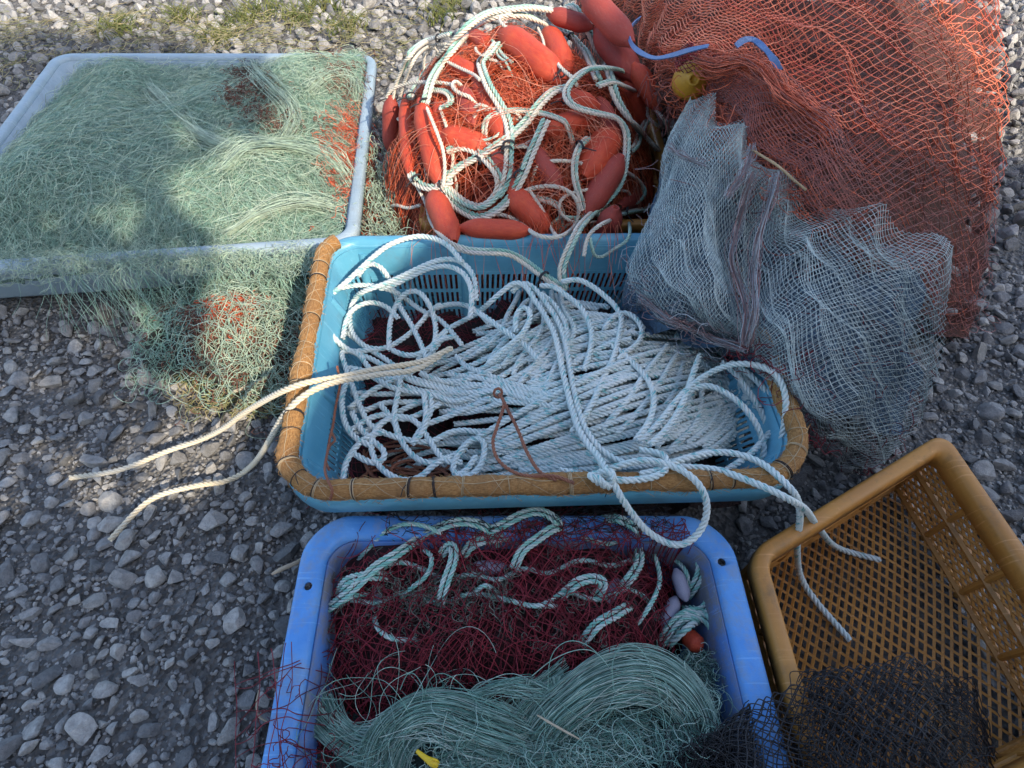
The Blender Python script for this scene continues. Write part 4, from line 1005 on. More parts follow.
def greyF(dz, amp, du=0):
    def Fn(u, v):
        p = grey(u, v)
        fold = amp*((1-1.6*np.abs(np.sin(u*15+2.6*np.sin(v*4.2+du)+du)))*.7+(1-1.6*np.abs(fo1(p[..., 0]*1.2+du, p[..., 1]*1.2)))*.6+.35*fo2(p[..., 0], p[..., 1]+du))
        p = p.copy(); p[..., 2] += dz+fold; p[..., 0] += .35*fold
        p[..., 2] = np.maximum(p[..., 2], .015)
        return p
    return Fn
mb = MB()
net(mb, greyF(0, .022), 76, 44, .00058, 2, 0, 3, knots=.0014)
net(mb, greyF(-.035, .03, 1.3), 66, 38, .00055, 2, 0, 3, knots=.0012)
net(mb, greyF(-.05, .02, 2.9), 80, 46, .0007, 1, 1, 3)
sheet(mb, (lambda Fq: (lambda u, v: Fq(u, v*.66)))(greyF(-.13, .03, 2.0)), 70, 3)
K = 260; uu = RNG.random(K); vv = RNG.random(K); st = greyF(0, 0)(uu, vv)
P_ = scribble(K, st[:, :2], lambda x, y: 0*x, .16, 12, 1.2, 0, 0, 138); P_[..., 2] = st[:, 2:]-.055+.02*np.sin(np.linspace(0, 6, 12))[None]
strands(mb, P_[uu < .5], np.full((uu < .5).sum(), .0009), 3, 2); strands(mb, P_[uu >= .5], np.full((uu >= .5).sum(), .0009), 3, 4)
# gathered folds run through with reddish twine
for pts, cnt in (([(752, 176, .55), (744, 200, .51), (736, 232, .46), (730, 262, .44), (738, 290, .42), (744, 315, .41), (742, 345, .38)], 60), ([(775, 178, .54), (768, 205, .52), (758, 240, .48), (752, 280, .44), (754, 315, .42), (746, 346, .38)], 50), ([(752, 150, .56), (742, 176, .545), (726, 200, .53)], 60), ([(668, 150, .485), (684, 160, .52), (704, 168, .54)], 40), ([(640, 300, .34), (670, 322, .36), (706, 338, .34), (744, 352, .37)], 40)):
    gp = spline([P(*q) for q in pts], .012); cnt = cnt//2; o_ = RNG.normal(0, .0038, (cnt, 1, 3)); ph = RNG.random((cnt, 1))*6.28
    strands(mb, gp[None]+o_*(1+.6*np.sin(np.linspace(0, 14, len(gp))[None]+ph))[..., None]+[0, 0, .008], np.full(cnt, .0007), 3, 2)
tag(mb.build('knitted_net', [MT['grey_net'], MT['grey_net2'], MT['grey_edge'], MT['slate_core'], MT['maroon']]), 'fine grey-blue knitted net draped in folds over the back right corner of the blue basket', 'fishing net')

orange = cgrid([
 [(512+(q-512)*.73, 100, .02) for q in (580, 640, 710, 770, 840, 920, 985)],
 [(580, -40, .25), (640, -40, .48), (710, -40, .60), (770, -40, .62), (840, -40, .60), (920, -30, .45), (985, -10, .05)],
 [(592, -6, .25), (645, -4, .48), (710, 0, .62), (770, 0, .64), (845, 5, .62), (930, 20, .46), (1000, 45, .04)],
 [(622, 22, .25), (658, 24, .48), (712, 24, .62), (772, 34, .64), (846, 50, .62), (935, 70, .46), (1005, 105, .04)],
 [(646, 50, .38), (672, 54, .55), (714, 54, .61), (774, 76, .62), (846, 100, .60), (935, 125, .44), (1000, 170, .04)],
 [(700, 66, .50), (712, 68, .56), (728, 76, .59), (780, 112, .60), (846, 150, .58), (930, 180, .42), (992, 230, .04)],
 [(698, 84, .50), (712, 90, .55), (738, 108, .57), (786, 146, .575), (846, 190, .55), (925, 230, .38), (984, 290, .04)],
 [(700, 98, .49), (716, 108, .53), (748, 140, .55), (796, 182, .54), (850, 225, .50), (920, 270, .32), (970, 330, .03)],
])
def orF(dz, amp, du=0.0):
    def Fn(u, v):
        p = orange(u, v).copy(); f = amp*(.9*(1-1.6*np.abs(fo1(p[..., 0]*.9+du, p[..., 1]*.9)))+.35*fo2(p[..., 0]+du, p[..., 1]))
        p[..., 2] = np.maximum(p[..., 2]+dz+f, .012); p[..., 0] += f*.5; return p
    return Fn
mb = MB()
up = lambda lo, hi: (lambda Fq: (lambda u, v: Fq(u, lo+(hi-lo)*v)))
net(mb, up(0, .674)(orF(.012, .015)), 44, 34, .0013, 3, 0, 4, drop=.02)
net(mb, up(0, .709)(orF(-.035, .03, .8)), 40, 28, .0010, 3, 1, 3)
net(mb, up(.571, 1)(orF(.006, .018, 2.6)), 42, 14, .0008, 3, 2, 3)
net(mb, up(.571, 1)(orF(-.028, .022, 3.3)), 36, 11, .0008, 2, 2, 3)
net(mb, up(.529, 1)(orF(-.04, .015, 4.3)), 34, 10, .0010, 2, 1, 3)
sheet(mb, orF(-.12, .03, 2.0), 80, 3, 0, .02, 5)
K = 900; uu = RNG.random(K); vv = RNG.random(K); st = orange(uu, vv)
P_ = scribble(K, st[:, :2], lambda x, y: 0*x, .20, 12, 1.2, 0, 0, 139); P_[..., 2] = np.maximum(st[:, 2:]-RNG.uniform(.03, .09, (K, 1))+.02*np.sin(np.linspace(0, 6, 12))[None], .02)
strands(mb, P_[uu < .6], np.full((uu < .6).sum(), .0009), 3, 1); strands(mb, P_[uu >= .6], np.full((uu >= .6).sum(), .0009), 3, 2)
gp = spline([P(*q) for q in [(700, 62, .60), (720, 66, .615), (745, 62, .635), (765, 72, .635), (782, 92, .63), (800, 106, .62), (830, 130, .60)]], .012)
o_ = RNG.normal(0, .010, (90, 1, 3)); ph = RNG.random((90, 1))*6.28
strands(mb, gp[None]+o_*(1+.6*np.sin(np.linspace(0, 14, len(gp))[None]+ph))[..., None], np.full(90, .001), 3, 1)
tag(mb.build('mesh_net', [MT['orange_net'], MT['orange_net2'], MT['pink_net'], MT['rust_core']]), 'big pile of orange-red mesh netting behind the grey-blue knitted net', 'fishing net')
mb = MB(); rope(mb, spline([P(*q) for q in [(752, 150, .57), (762, 156, .565), (778, 166, .56), (794, 180, .55), (806, 190, .54)]], .005), .0028, 7)
tag(mb.build('twine', MT['thread']), 'short pale twine lying between the orange pile and the grey-blue knitted net', 'cord')

# yellow float and blue straps by the orange pile
o = link('float', float_me.copy()); o.data.materials[0] = MT['yellow']; pa, pb_ = P(691, 60, .52), P(690, 104, .52); c = (pa+pb_)/2
o.location = c; o.scale = (.088, .088, .16); o.rotation_mode = 'QUATERNION'; o.rotation_quaternion = (Vector(pb_-pa)+Vector((0, 0, .12))).to_track_quat('Z', 'Y')
tag(o, 'round yellow float under the edge of the orange mesh, by the blue strap', 'float')
mb = MB()
nl = lambda u, v: np.stack([c[0]+.05*np.cos(2*math.pi*u)*np.sin(.35+2.3*v), c[1]+.05*np.sin(2*math.pi*u)*np.sin(.35+2.3*v)-.01, c[2]+.088*np.cos(.1+1.5*v)], -1)
net(mb, nl, 16, 9, .0011, 2, 0, 3)
K = 110; px = RNG.normal(685, 18, K); py = RNG.uniform(58, 120, K); st = P(px, py, .4)[:, :2]
strands(mb, scribble(K, st, lambda x, y: 0*x+.42, .14, 14, 1.6, -.05, .10, 131, 2, .03), np.full(K, .0009), 3, 1)
tag(mb.build('net_scrap', [MT['maroon'], MT['pink_net']]), 'thin dark net scrap stretched over the yellow float', 'fishing net')
def ribbon(name, pts, w_, label, twist):
    p = spline([P(*q) for q in pts], .008); t, n_, b_ = frames(p); mb = MB(); k = len(p)
    a = np.linspace(twist[0], twist[1], k)+.3*np.sin(np.linspace(0, 9, k))
    d = n_*np.cos(a)[:, None]+b_*np.sin(a)[:, None]; e = np.cross(t, d)*.0016; ww = w_*(1+.15*np.sin(np.linspace(0, 17, k)))[:, None]
    v = np.stack([p-d*ww-e, p+d*ww-e, p+d*ww+e, p-d*ww+e], 1); i = np.arange(k-1)[:, None]*4; j = np.arange(4)[None]; j2 = (j+1) % 4
    mb.add(v, np.stack([i+j, i+j2, i+4+j2, i+4+j], -1).reshape(-1, 4)); mb.add(v[[0, -1]], [(0, 1, 2, 3), (4, 5, 6, 7)])
    o = mb.build(name, MT['strap'], smooth=False); return tag(o, label, 'strap', 'blue straps on the orange netting')
ribbon('strap', [(640, 18, .52), (632, 26, .52), (629, 36, .52), (633, 46, .525), (643, 54, .54), (656, 58, .56), (673, 55, .59), (690, 50, .625), (708, 46, .65)], .0055, 'blue strap looping between the shade-toned red float and the yellow float', (1.2, .6))
ribbon('strap', [(736, 46, .665), (744, 40, .672), (754, 40, .67), (766, 50, .665), (774, 60, .66), (781, 70, .65)], .006, 'shorter faded blue strap lying on the orange mesh near the right edge of the photo', (.8, 1.4))

# ------------------------------------------------------------------ the royal blue tray's load
tin = shrink(TRAY, .86)
m1, m2 = SN(141, 4), SN(142, 11)
MT['olive_twine'] = fibre('grey-green twine', [(.10, .13, .11), (.18, .22, .18), (.14, .12, .10)], .6)
MP0 = np.array([(x, y) for x, y in ((322, 592), (352, 566), (392, 548), (450, 530), (520, 518), (580, 508), (640, 512), (672, 540), (684, 580), (684, 620), (672, 655), (620, 690), (520, 710), (400, 735), (330, 735), (296, 690), (294, 630))])
def hmar(x, y):
    e = np.exp(-(np.abs((x+.035)/.325)**6+np.abs((y-.34)/.21)**4))
    return .075+.120*e+.012*m1(x, y)
MP = trace(MP0, hmar)[:, :2]; MP[:, 1] = np.where((MP0[:, 1] < 530), .445, MP[:, 1])
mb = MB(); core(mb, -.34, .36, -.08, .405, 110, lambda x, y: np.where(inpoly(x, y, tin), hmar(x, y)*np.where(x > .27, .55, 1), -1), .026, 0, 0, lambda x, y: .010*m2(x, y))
for lay, (ang, dz, cu) in enumerate(((.25, .010, 32), (1.1, -.010, 30), (-.4, -.004, 30), (.7, .004, 30))):
    def Fn(u, v, ang=ang, dz=dz, lay=lay):
        q = (u-.5)*.86; p = (v-.5)*.62
        x = -.01+q*math.cos(ang)-p*math.sin(ang); y = .26+q*math.sin(ang)+p*math.cos(ang)
        k1 = (.022, .05, .05, .06)[lay]; x2 = x+k1*wx(x*2.5+lay*2, y*2.5)+.005*m2(x+lay, y); y2 = y+k1*wy(x*2.5, y*2.5+lay*3)+.005*m2(x, y+lay)
        z2 = hmar(x2, y2)+dz+.009*wz(x2*2+lay, y2*2)
        return np.stack([x2, y2, np.where(y2 > .392, np.maximum(z2, .207), z2)], -1)
    net(mb, Fn, cu, 22, (.0010, .0009, .0009, .0009)[lay], 5, 1, 3, keep=lambda p: inpoly(p[..., 0], p[..., 1], MP), drop=.015)
# meshes hanging over the left rim
lg = cgrid([[(330, y0, .14), (300, y0+4, .20), (286, y0+8, .212), (266, y0+14, .212), (252, y0+20, .17), (236, y0+26, .06)] for y0 in (636, 664, 694, 724, 756, 800)])
q = np.linspace(0, 1, 40)[None]
for n_, ax in ((9, 0), (6, 1)):
    k = (np.arange(n_)[:, None]+RNG.uniform(.1, .9, (n_, 1)))/n_; w2 = k+.05*np.sin(q*RNG.uniform(3, 8, (n_, 1))+RNG.random((n_, 1))*6)+RNG.normal(0, .10, (n_, 1))*q
    pp = lg(q+0*w2, np.clip(w2, 0, 1)) if ax == 0 else lg(np.clip(w2, 0, 1), q+0*w2)
    pp[..., 2] += .003+.004*np.sin(q*14+k*20); strands(mb, pp, np.full(n_, .0009), 3, 1)
K = 24; st = P(RNG.normal(285, 22, K), RNG.uniform(690, 790, K), .2)[:, :2]
strands(mb, scribble(K, st, lambda x, y: np.where(np.abs(x+.355) < .03, .206, .15), .09, 12, 1.4, .002, .03, 143, 2, .01), np.full(K, .0008), 3, 1)
n = 300; st = P(RNG.normal(320, 22, n), RNG.uniform(720, 780, n), .15)[:, :2]
strands(mb, scribble(n, st, hmar, .09, 12, 1.6, .01, .04, 144), np.full(n, .0008), 3, 1)
n = 130; st = P(RNG.uniform(330, 650, n), RNG.uniform(530, 690, n), .17)[:, :2]
strands(mb, scribble(n, st, hmar, .17, 18, .8, .002, .020, 145, 1.2, .010), np.full(n, .0008), 3, 1)
n = 260; st = P(np.r_[RNG.normal(440, 45, 180), RNG.uniform(320, 660, 80)], np.r_[RNG.normal(600, 18, 180), RNG.uniform(560, 650, 80)], .17)[:, :2]
strands(mb, scribble(n, st, hmar, .09, 12, 1.6, -.006, .018, 146), np.full(n, .0006), 3, 2)
tag(mb.build('maroon_net', [MT['maroon_core'], MT['maroon'], MT['olive_twine']]), 'heap of dark maroon mesh netting in the royal blue tray', 'fishing net')

TB = MB()
def tr(pts, off=.004, R=.0047, d=True, k=0):
    p = smooth(spline(trace(pts, hmar, off+.009), .006), 4); s_ = np.arange(len(p)); e_ = np.minimum(s_, len(p)-1-s_)*.006; p[:, 2] -= .026*np.clip(1-e_/.035, 0, 1)**1.6
    ms = [(0, 1, 0), (1, 0, 1)]
    if d:
        rope(TB, side_offset(p, .0050), R, 6, 3, ms[k]); rope(TB, side_offset(p, -.0050), R, 6, 3, ms[1-k])
    else: rope(TB, p, R, 6, 3, ms[k])
tr([(352, 566, .13), (366, 551, .165), (385, 532, .20), (405, 524, .214), (425, 526, .215), (440, 533, .205), (452, 545, .18)], 0, d=False)
tr([(318, 616, .12), (334, 604), (352, 590), (366, 576), (378, 565), (397, 554), (417, 540, .192), (436, 529, .206), (456, 522, .215), (476, 523, .215), (490, 530, .205), (500, 540)], .010)
tr([(333, 592), (348, 580), (366, 576), (384, 572)], .008); tr([(330, 608), (346, 600), (356, 594), (366, 590)], .006, d=False)
tr([(438, 602), (443, 590), (448, 575), (453, 562), (454, 548), (448, 543), (440, 550)], .012)
tr([(462, 552), (480, 536, .198), (504, 524, .213), (521, 515, .218), (538, 511, .219), (551, 516, .216), (560, 525, .208), (556, 536, .19)], .010)
tr([(514, 564), (522, 550), (536, 540), (550, 530), (566, 522)], .016, k=1)
tr([(462, 548), (470, 545), (484, 540), (502, 538), (514, 530)], .004, k=1)
tr([(562, 592), (568, 588), (578, 582), (594, 578), (606, 584), (596, 592)], .006)
tr([(600, 515, .21), (622, 520, .214), (640, 532, .202), (638, 545), (640, 560), (633, 574), (622, 586)], .006)
tr([(583, 640), (590, 632), (600, 622), (616, 614), (632, 602)], .004, k=1)
tr([(372, 612), (376, 626), (386, 636), (400, 640), (414, 636)], .004, d=False, k=1)
tr([(648, 540), (655, 556), (660, 580), (652, 602), (640, 620)], .008, d=False)
tr([(470, 592), (486, 584), (498, 590)], .003, d=False); tr([(520, 600), (536, 606), (560, 603)], .002, d=False, k=1)
tr([(672, 534, .15), (688, 540, .155), (698, 556, .155), (701, 570, .15), (696, 584, .145), (690, 592, .14)], 0)
tr([(688, 548, .15), (703, 566, .15), (710, 585, .145), (710, 601, .14), (701, 612, .14), (690, 612, .145), (678, 619, .14), (666, 634, .13), (660, 648, .12)], 0)
tr([(676, 554, .14), (688, 576, .14), (690, 592, .135)], 0, d=False)
tr([(686, 604, .13), (700, 608, .14), (712, 622, .14), (724, 628, .13)], 0, d=False)
tr([(668, 636, .125), (680, 620, .135), (690, 615, .145), (704, 617, .14), (715, 633, .13), (714, 650, .11), (704, 664, .10)], 0)
tr([(672, 642, .14), (680, 634, .15), (690, 626, .152), (702, 617, .15)], 0, .0068, False, 1)
tr([(660, 610, .12), (648, 622, .12), (652, 640, .12), (664, 650, .115)], 0)
tr([(330, 612), (352, 600), (378, 604), (404, 592), (438, 603), (470, 594), (500, 598), (538, 606), (566, 592), (596, 600), (630, 590), (656, 606)], -.012, d=False)
tr([(372, 572), (400, 562), (424, 570), (446, 580), (470, 574), (498, 580), (524, 568), (548, 574), (580, 560), (612, 566), (640, 556)], -.013, d=False, k=1)
tr([(420, 545), (432, 556), (428, 574), (414, 586), (398, 596)], .002, d=False); tr([(575, 530), (590, 540), (612, 544), (630, 536)], .002, d=False)
tag(TB.build('teal_rope', [MT['ropet'], MT['ropel']]), 'teal and white twisted float line woven through the maroon netting in the tray', 'rope')

lv = 'small lavender floats among the teal rope in the tray'
lav_me = float_me.copy(); lav_me.materials[0] = MT['lav']
for a, b, wpx, h, lab in (((470, 569), (505, 567), 15, .178, 'lavender float lying level near the back middle of the maroon net'), ((618, 580), (604, 606), 13, .168, 'lavender float slanting under the maroon net right of the middle'), ((676, 570), (686, 600), 14, .135, 'lavender float between the teal rope turns by the right wall, the upper one'), ((676, 598), (664, 628), 15, .12, 'lavender float between the teal rope turns by the right wall, the lower one'), ((380, 585), (373, 610), 12, .15, 'lavender float under the left part of the maroon net')):
    pa, pb_ = P(a[0], a[1], h), P(b[0], b[1], h); c = (pa+pb_)/2; o = link('float', lav_me); o.location = c
    d = wpx/F*(c[1]*math.cos(TH)-(c[2]-H)*math.sin(TH)); o.scale = (d, d, np.linalg.norm(pb_-pa)*1.1)
    o.rotation_mode = 'QUATERNION'; o.rotation_quaternion = Vector(pb_-pa).to_track_quat('Z', 'Y'); tag(o, lab, 'float', lv)
o = link('float', float_me); o.location = P(693, 641, .118); o.scale = (.034, .034, .042); o.rotation_euler = (1.0, .4, .3)
tag(o, 'tiny orange-red float end below the teal rope in the tray', 'float')

# sea green monofilament hank
MT['hank_pale'] = fibre('pale monofilament', [(.42, .52, .44), (.55, .62, .54)], .3, spec=.6)
mb = MB(); hk = SN(151, 6)
def hhk(x, y): return np.where(inpoly(x, y, tin), .10+.05*np.exp(-((y-.02)/.13)**2)+.012*hk(x, y), -1)
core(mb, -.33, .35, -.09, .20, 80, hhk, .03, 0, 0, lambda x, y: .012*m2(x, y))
def bundle(pts, wpx, cnt, spread_end=1.0, thick=.012, seed=1, r=.0006, jit=.15, m=1, start=1.0):
    g_ = smooth(spline([P(*q) for q in pts], .012), 3); k = len(g_); rr = np.random.default_rng(seed)
    t = np.gradient(g_, axis=0); n_ = np.stack([t[:, 1], -t[:, 0], 0*t[:, 0]], -1); n_ /= np.linalg.norm(n_, axis=1)[:, None]
    s_ = np.linspace(0, 1, k)
    w_ = wpx/620*.5*(start+(1-start)*np.minimum(1, s_*4))*(1+(spread_end-1)*s_)*(1+.18*np.sin(s_*9+seed))
    o_ = rr.uniform(-1, 1, (cnt, 1)); z_ = np.sqrt(np.clip(1-o_**2, 0, 1))*rr.uniform(-1, 1, (cnt, 1))
    wob = jit*np.sin(2*math.pi*(s_[None]*rr.uniform(.3, 1.6, (cnt, 1))+rr.random((cnt, 1))))+jit*.6*np.sin(2*math.pi*(s_[None]*rr.uniform(1.5, 3, (cnt, 1))+rr.random((cnt, 1))))
    p = g_[None]+n_[None]*((o_+wob)*w_[None])[..., None]; p[..., 2] += z_*thick+wob*thick
    a = (rr.random((cnt, 1))*.15); b = 1-(rr.random((cnt, 1))*.15)
    strands(mb, p, np.full(cnt, r), 3, m, (s_[None] >= a) & (s_[None] <= b))
B = bundle
B([(374, 800, .13), (376, 768, .15), (382, 742, .17), (394, 726, .18), (412, 712, .19), (432, 707, .193), (456, 712, .193), (480, 722, .19), (506, 731, .185), (540, 745, .165)], 40, 170, 1.0, .016, 1, jit=.07)
B([(390, 790, .14), (398, 760, .165), (412, 735, .18), (430, 724, .185), (460, 730, .18), (490, 742, .17)], 28, 70, 1.0, .012, 2, jit=.08)
B([(520, 752, .15), (536, 732, .17), (552, 712, .185), (566, 702, .19), (584, 688, .197), (606, 677, .20), (634, 671, .20), (660, 676, .195), (680, 690, .187), (696, 710, .178), (704, 732, .165), (698, 760, .15), (690, 790, .13)], 46, 210, .9, .018, 3, jit=.07)
B([(546, 740, .165), (562, 716, .185), (580, 704, .187), (600, 690, .19), (624, 682, .192), (648, 686, .19), (666, 700, .184), (680, 718, .172), (688, 740, .16), (682, 770, .15)], 34, 110, 1.0, .014, 4, jit=.08)
B([(500, 748, .15), (516, 728, .168), (530, 706, .178), (548, 690, .182), (566, 680, .184), (580, 672, .186)], 44, 110, .8, .012, 5, jit=.06)
B([(300, 655, .12), (298, 677, .13), (304, 698, .135), (317, 714, .14), (335, 732, .145), (356, 744, .15), (380, 744, .155), (404, 738, .16)], 26, 130, 1.3, .010, 6, start=.6)
B([(318, 690, .12), (326, 712, .14), (344, 734, .145), (366, 750, .15), (396, 752, .15), (420, 744, .155)], 26, 90, 1.3, .010, 7)
B([(456, 716, .17), (470, 700, .185), (486, 690, .19), (510, 685, .192), (536, 689, .19), (556, 698, .185)], 16, 60, 1.0, .008, 8, jit=.4)
B([(430, 742, .16), (470, 744, .165), (510, 740, .165), (550, 738, .16), (600, 744, .15)], 30, 60, 1.0, .010, 9, jit=.3)
B([(440, 770, .15), (480, 758, .16), (530, 752, .165), (580, 750, .165), (630, 742, .16), (668, 728, .15)], 40, 100, 1.0, .012, 10, jit=.3)
B([(420, 800, .13), (460, 775, .15), (520, 768, .155), (590, 772, .15), (660, 770, .14)], 50, 110, 1.0, .012, 11, jit=.3)
B([(360, 742, .16), (400, 722, .188), (436, 718, .198), (470, 730, .195), (500, 742, .18)], 40, 14, 1, .01, 21, m=2, jit=.15)
B([(540, 745, .17), (572, 704, .197), (604, 682, .21), (640, 678, .208), (672, 690, .196), (694, 722, .18)], 46, 16, 1, .012, 22, m=2, jit=.15)
B([(440, 760, .17), (500, 748, .175), (580, 745, .175), (650, 736, .165)], 50, 10, 1, .012, 23, m=2, jit=.4)
B([(566, 752, .15), (590, 730, .165), (612, 714, .17), (640, 708, .17), (660, 720, .165), (666, 742, .155), (650, 762, .15)], 30, 60, 1.0, .010, 12, jit=.35)
B([(580, 770, .15), (606, 742, .165), (630, 732, .17), (650, 744, .165), (648, 768, .15)], 26, 50, 1.0, .010, 13, jit=.4)
B([(524, 694, .185), (526, 682, .192), (530, 672, .19)], 11, 50, .9, .007, 14, jit=.1); B([(557, 692, .188), (556, 680, .195), (553, 670, .19)], 11, 50, .9, .007, 15, jit=.1)
B([(700, 640, .09), (705, 664, .10), (712, 690, .10), (718, 716, .10)], 40, 80, 1.0, .012, 16, jit=.5)
n = 240; st = P(RNG.uniform(430, 715, n), RNG.uniform(690, 790, n), .15)[:, :2]
strands(mb, scribble(n, st, lambda x, y: np.clip(hhk(x, y)+.045, .1, .19), .14, 20, 1.7, -.01, .03, 152, 1.4, .014), np.full(n, .0006), 3, 1)
n = 60; st = P(RNG.uniform(330, 700, n), RNG.uniform(690, 770, n), .17)[:, :2]
strands(mb, scribble(n, st, lambda x, y: .17+0*x, .20, 24, .8, .0, .04, 153, 1.2, .02), np.full(n, .0006), 3, 1)
n = 160; st = P(RNG.normal(705, 14, n), RNG.uniform(655, 740, n), .12)[:, :2]
strands(mb, scribble(n, st, lambda x, y: .09+0*x, .09, 14, 1.8, .0, .06, 154, 1.4, .014), np.full(n, .0006), 3, 1)
for pts in ([(548, 690, .20), (549, 664, .22), (556, 648, .235), (572, 640, .24), (592, 648, .23), (606, 664, .22)], [(532, 676, .20), (552, 660, .22), (576, 650, .23), (596, 652, .225), (612, 672, .21)], [(424, 700, .20), (428, 682, .215), (440, 672, .22), (456, 680, .215), (472, 696, .205), (484, 712, .20)], [(614, 690, .215), (612, 664, .235), (622, 645, .25), (640, 648, .25), (654, 676, .235), (662, 706, .21), (668, 735, .19)], [(400, 690, .20), (410, 670, .21), (424, 690, .205), (416, 712, .20), (404, 704, .20)]):
    tube(mb, smooth(spline([P(*q) for q in pts], .006), 4), .0007, 5, 1)
tag(mb.build('line_hank', [MT['hank_core'], MT['hank'], MT['hank_pale']]), 'loose hank of sea green monofilament at the front of the royal blue tray', 'fishing line')

mb = MB(); p = spline([P(*q) for q in [(417, 751, .205), (423, 756, .208), (430, 761, .208), (438, 765, .205)]], .003)
tube(mb, p, np.interp(np.linspace(0, 1, len(p)), [0, .5, .8, 1], [.003, .0045, .007, .005]), 8); t = np.linspace(0, 6.28, 14)
tube(mb, P(434, 763, .206)+np.stack([.007*np.cos(t), .004*np.sin(t), .008*np.sin(t)], -1), .0018, 6)
tag(mb.build('tag', MT['tagm']), 'yellow plastic tie lying in the dark gap of the sea green hank', 'tag')
def stick(pts, r0_, label, name='twig', mat='twig'):
    p = spline([P(*q) for q in pts], .006); mb = MB(); tube(mb, p, r0_*np.interp(np.linspace(0, 1, len(p)), [0, .2, .8, 1], [.5, 1, .9, .3])*(1+.1*np.sin(np.linspace(0, 30, len(p)))), 7)
    tag(mb.build(name, MT[mat]), label, 'twig')
stick([(537, 715, .21), (552, 724, .212), (568, 733, .21), (581, 740, .205)], .0020, 'pale straw-like splinter lying on the sea green hank')
stick([(272, 574, .05), (284, 568, .055), (298, 562, .05), (304, 556, .045)], .005, 'grey stick on the gravel at the left front corner of the basket')
stick([(259, 690, .05), (257, 704, .055), (259, 716, .06), (268, 722, .055)], .0025, 'curled white twig on the gravel left of the royal blue tray')
stick([(232, 392, .06), (250, 386, .06), (266, 378, .065), (284, 372, .06)], .006, 'thick dry twig below the green net tangle')

# black netting: fringe under the basket's front lip, and the heap over the tray's right front corner
mb = MB()
fr = cgrid([[(x, 507, .20) for x in range(390, 671, 40)], [(x, 513, .214) for x in range(388, 672, 40)], [(x+2, 523, .214) for x in range(386, 672, 40)], [(x, 534, .20) for x in range(386, 672, 40)], [(x, 546, .165) for x in range(386, 672, 40)]])
f_ = lambda u, v: fr(u, v)+np.stack([.012*m2(u*2, v), .006*m2(v, u*2), .003*(1+m2(u, v*2))], -1)
net(mb, f_, 30, 5, .0008, 4, 0, 3, drop=.16)
tag(mb.build('black_net', MT['black']), 'narrow fringe of black netting over the back rim of the royal blue tray', 'fishing net')
bk = cgrid([
 [(668, 784, .17), (708, 744, .20), (752, 704, .225), (800, 682, .24), (860, 664, .245), (920, 662, .23), (970, 690, .05)],
 [(676, 792, .17), (722, 752, .215), (766, 722, .228), (810, 706, .24), (870, 694, .25), (930, 696, .235), (985, 728, .04)],
 [(690, 808, .18), (740, 770, .222), (784, 744, .228), (826, 734, .24), (880, 726, .25), (940, 730, .235), (1000, 766, .04)],
 [(710, 830, .18), (760, 800, .222), (806, 778, .225), (846, 770, .24), (896, 762, .245), (956, 770, .22), (1015, 806, .04)],
 [(740, 860, .18), (790, 840, .21), (836, 822, .21), (870, 812, .22), (916, 806, .22), (976, 820, .18), (1035, 850, .03)]])
def bF(dz, amp, du):
    def Fn(u, v):
        p = bk(u, v).copy(); q = amp*m1(p[..., 0]*1.5+du, p[..., 1]*1.5); e = amp*.6*m2(p[..., 0]+du, p[..., 1])
        p[..., 2] = np.maximum(p[..., 2]+dz+.5*q, np.where((p[..., 0] > .35) & (p[..., 0] < .425), .204, .01)); p[..., 0] += e+q*.6; p[..., 1] += amp*.7*m2(p[..., 0], p[..., 1]+du); return p
    return Fn
mb = MB()
net(mb, bF(.010, .009, 0), 26, 9, .0010, 5, 0, 3); net(mb, bF(.003, .012, 1.5), 22, 9, .0010, 5, 0, 3)
for q in (3, 5, 6): net(mb, lambda u, v, q=q: bF(.004, .014, q)(.04*q*u*u+.30*u, v), 14, 14, .0009, 4, 0, 3, keep=lambda p: p[..., 0] < .372)
net(mb, lambda u, v: bF(.0, .014, 7)(.5+.5*u, v), 20, 14, .0009, 4, 0, 3)
n = 500; st = np.r_[P(RNG.uniform(690, 735, 300), RNG.uniform(752, 810, 300), .2)[:, :2], P(RNG.uniform(785, 960, 200), RNG.uniform(690, 800, 200), .2)[:, :2]]
strands(mb, scribble(n, st, lambda x, y: .185+.03*(x > .43), .12, 14, 1.4, .0, .04, 161, 1.5, .01), np.full(n, .0008), 3, 0)
tag(mb.build('black_net', MT['black']), 'heap of black netting over the corner of the royal blue tray and the ochre crate', 'fishing net')

# ------------------------------------------------------------------ behind the photographer: unseen gabled and leafy blockers, added to shade the crates
sh = empty('gable_blocker', (3.4, -2.6, 0)); tag(sh, 'added gabled shade blocker, unseen behind the photographer', 'gable_blocker')
def prism(name, pts, y0, y1, mat):
    n = len(pts); mb = MB(); v = [(x, y0, z) for x, z in pts]+[(x, y1, z) for x, z in pts]
    mb.add(v, [(k, k+n, (k+1) % n+n, (k+1) % n) for k in range(n)]); c_ = np.mean(pts, 0)
    for y, sg in ((y0, 1), (y1, -1)):
        mb.add([(x, y, z) for x, z in pts]+[(c_[0], y, c_[1])], [((k, (k+1) % n, n))[::sg] for k in range(n)])
    return sub(mb.build(name, mat, smooth=False), sh)
prism('wall', [(.9, 0), (6.6, 0), (6.6, 1.75), (3.62, 4.58), (1.2, 2.34), (.9, 2.05)], -3.6, -1.62, MT['gable_blocker'])  # gable outline shaped to cast the wanted shade
prism('lean_to_blocker', [(-.7, 0), (.895, 0), (.895, 2.20), (-.7, 1.93)], -3.0, -1.66, MT['gable_blocker'])  # added low block that darkens the gravel at the left
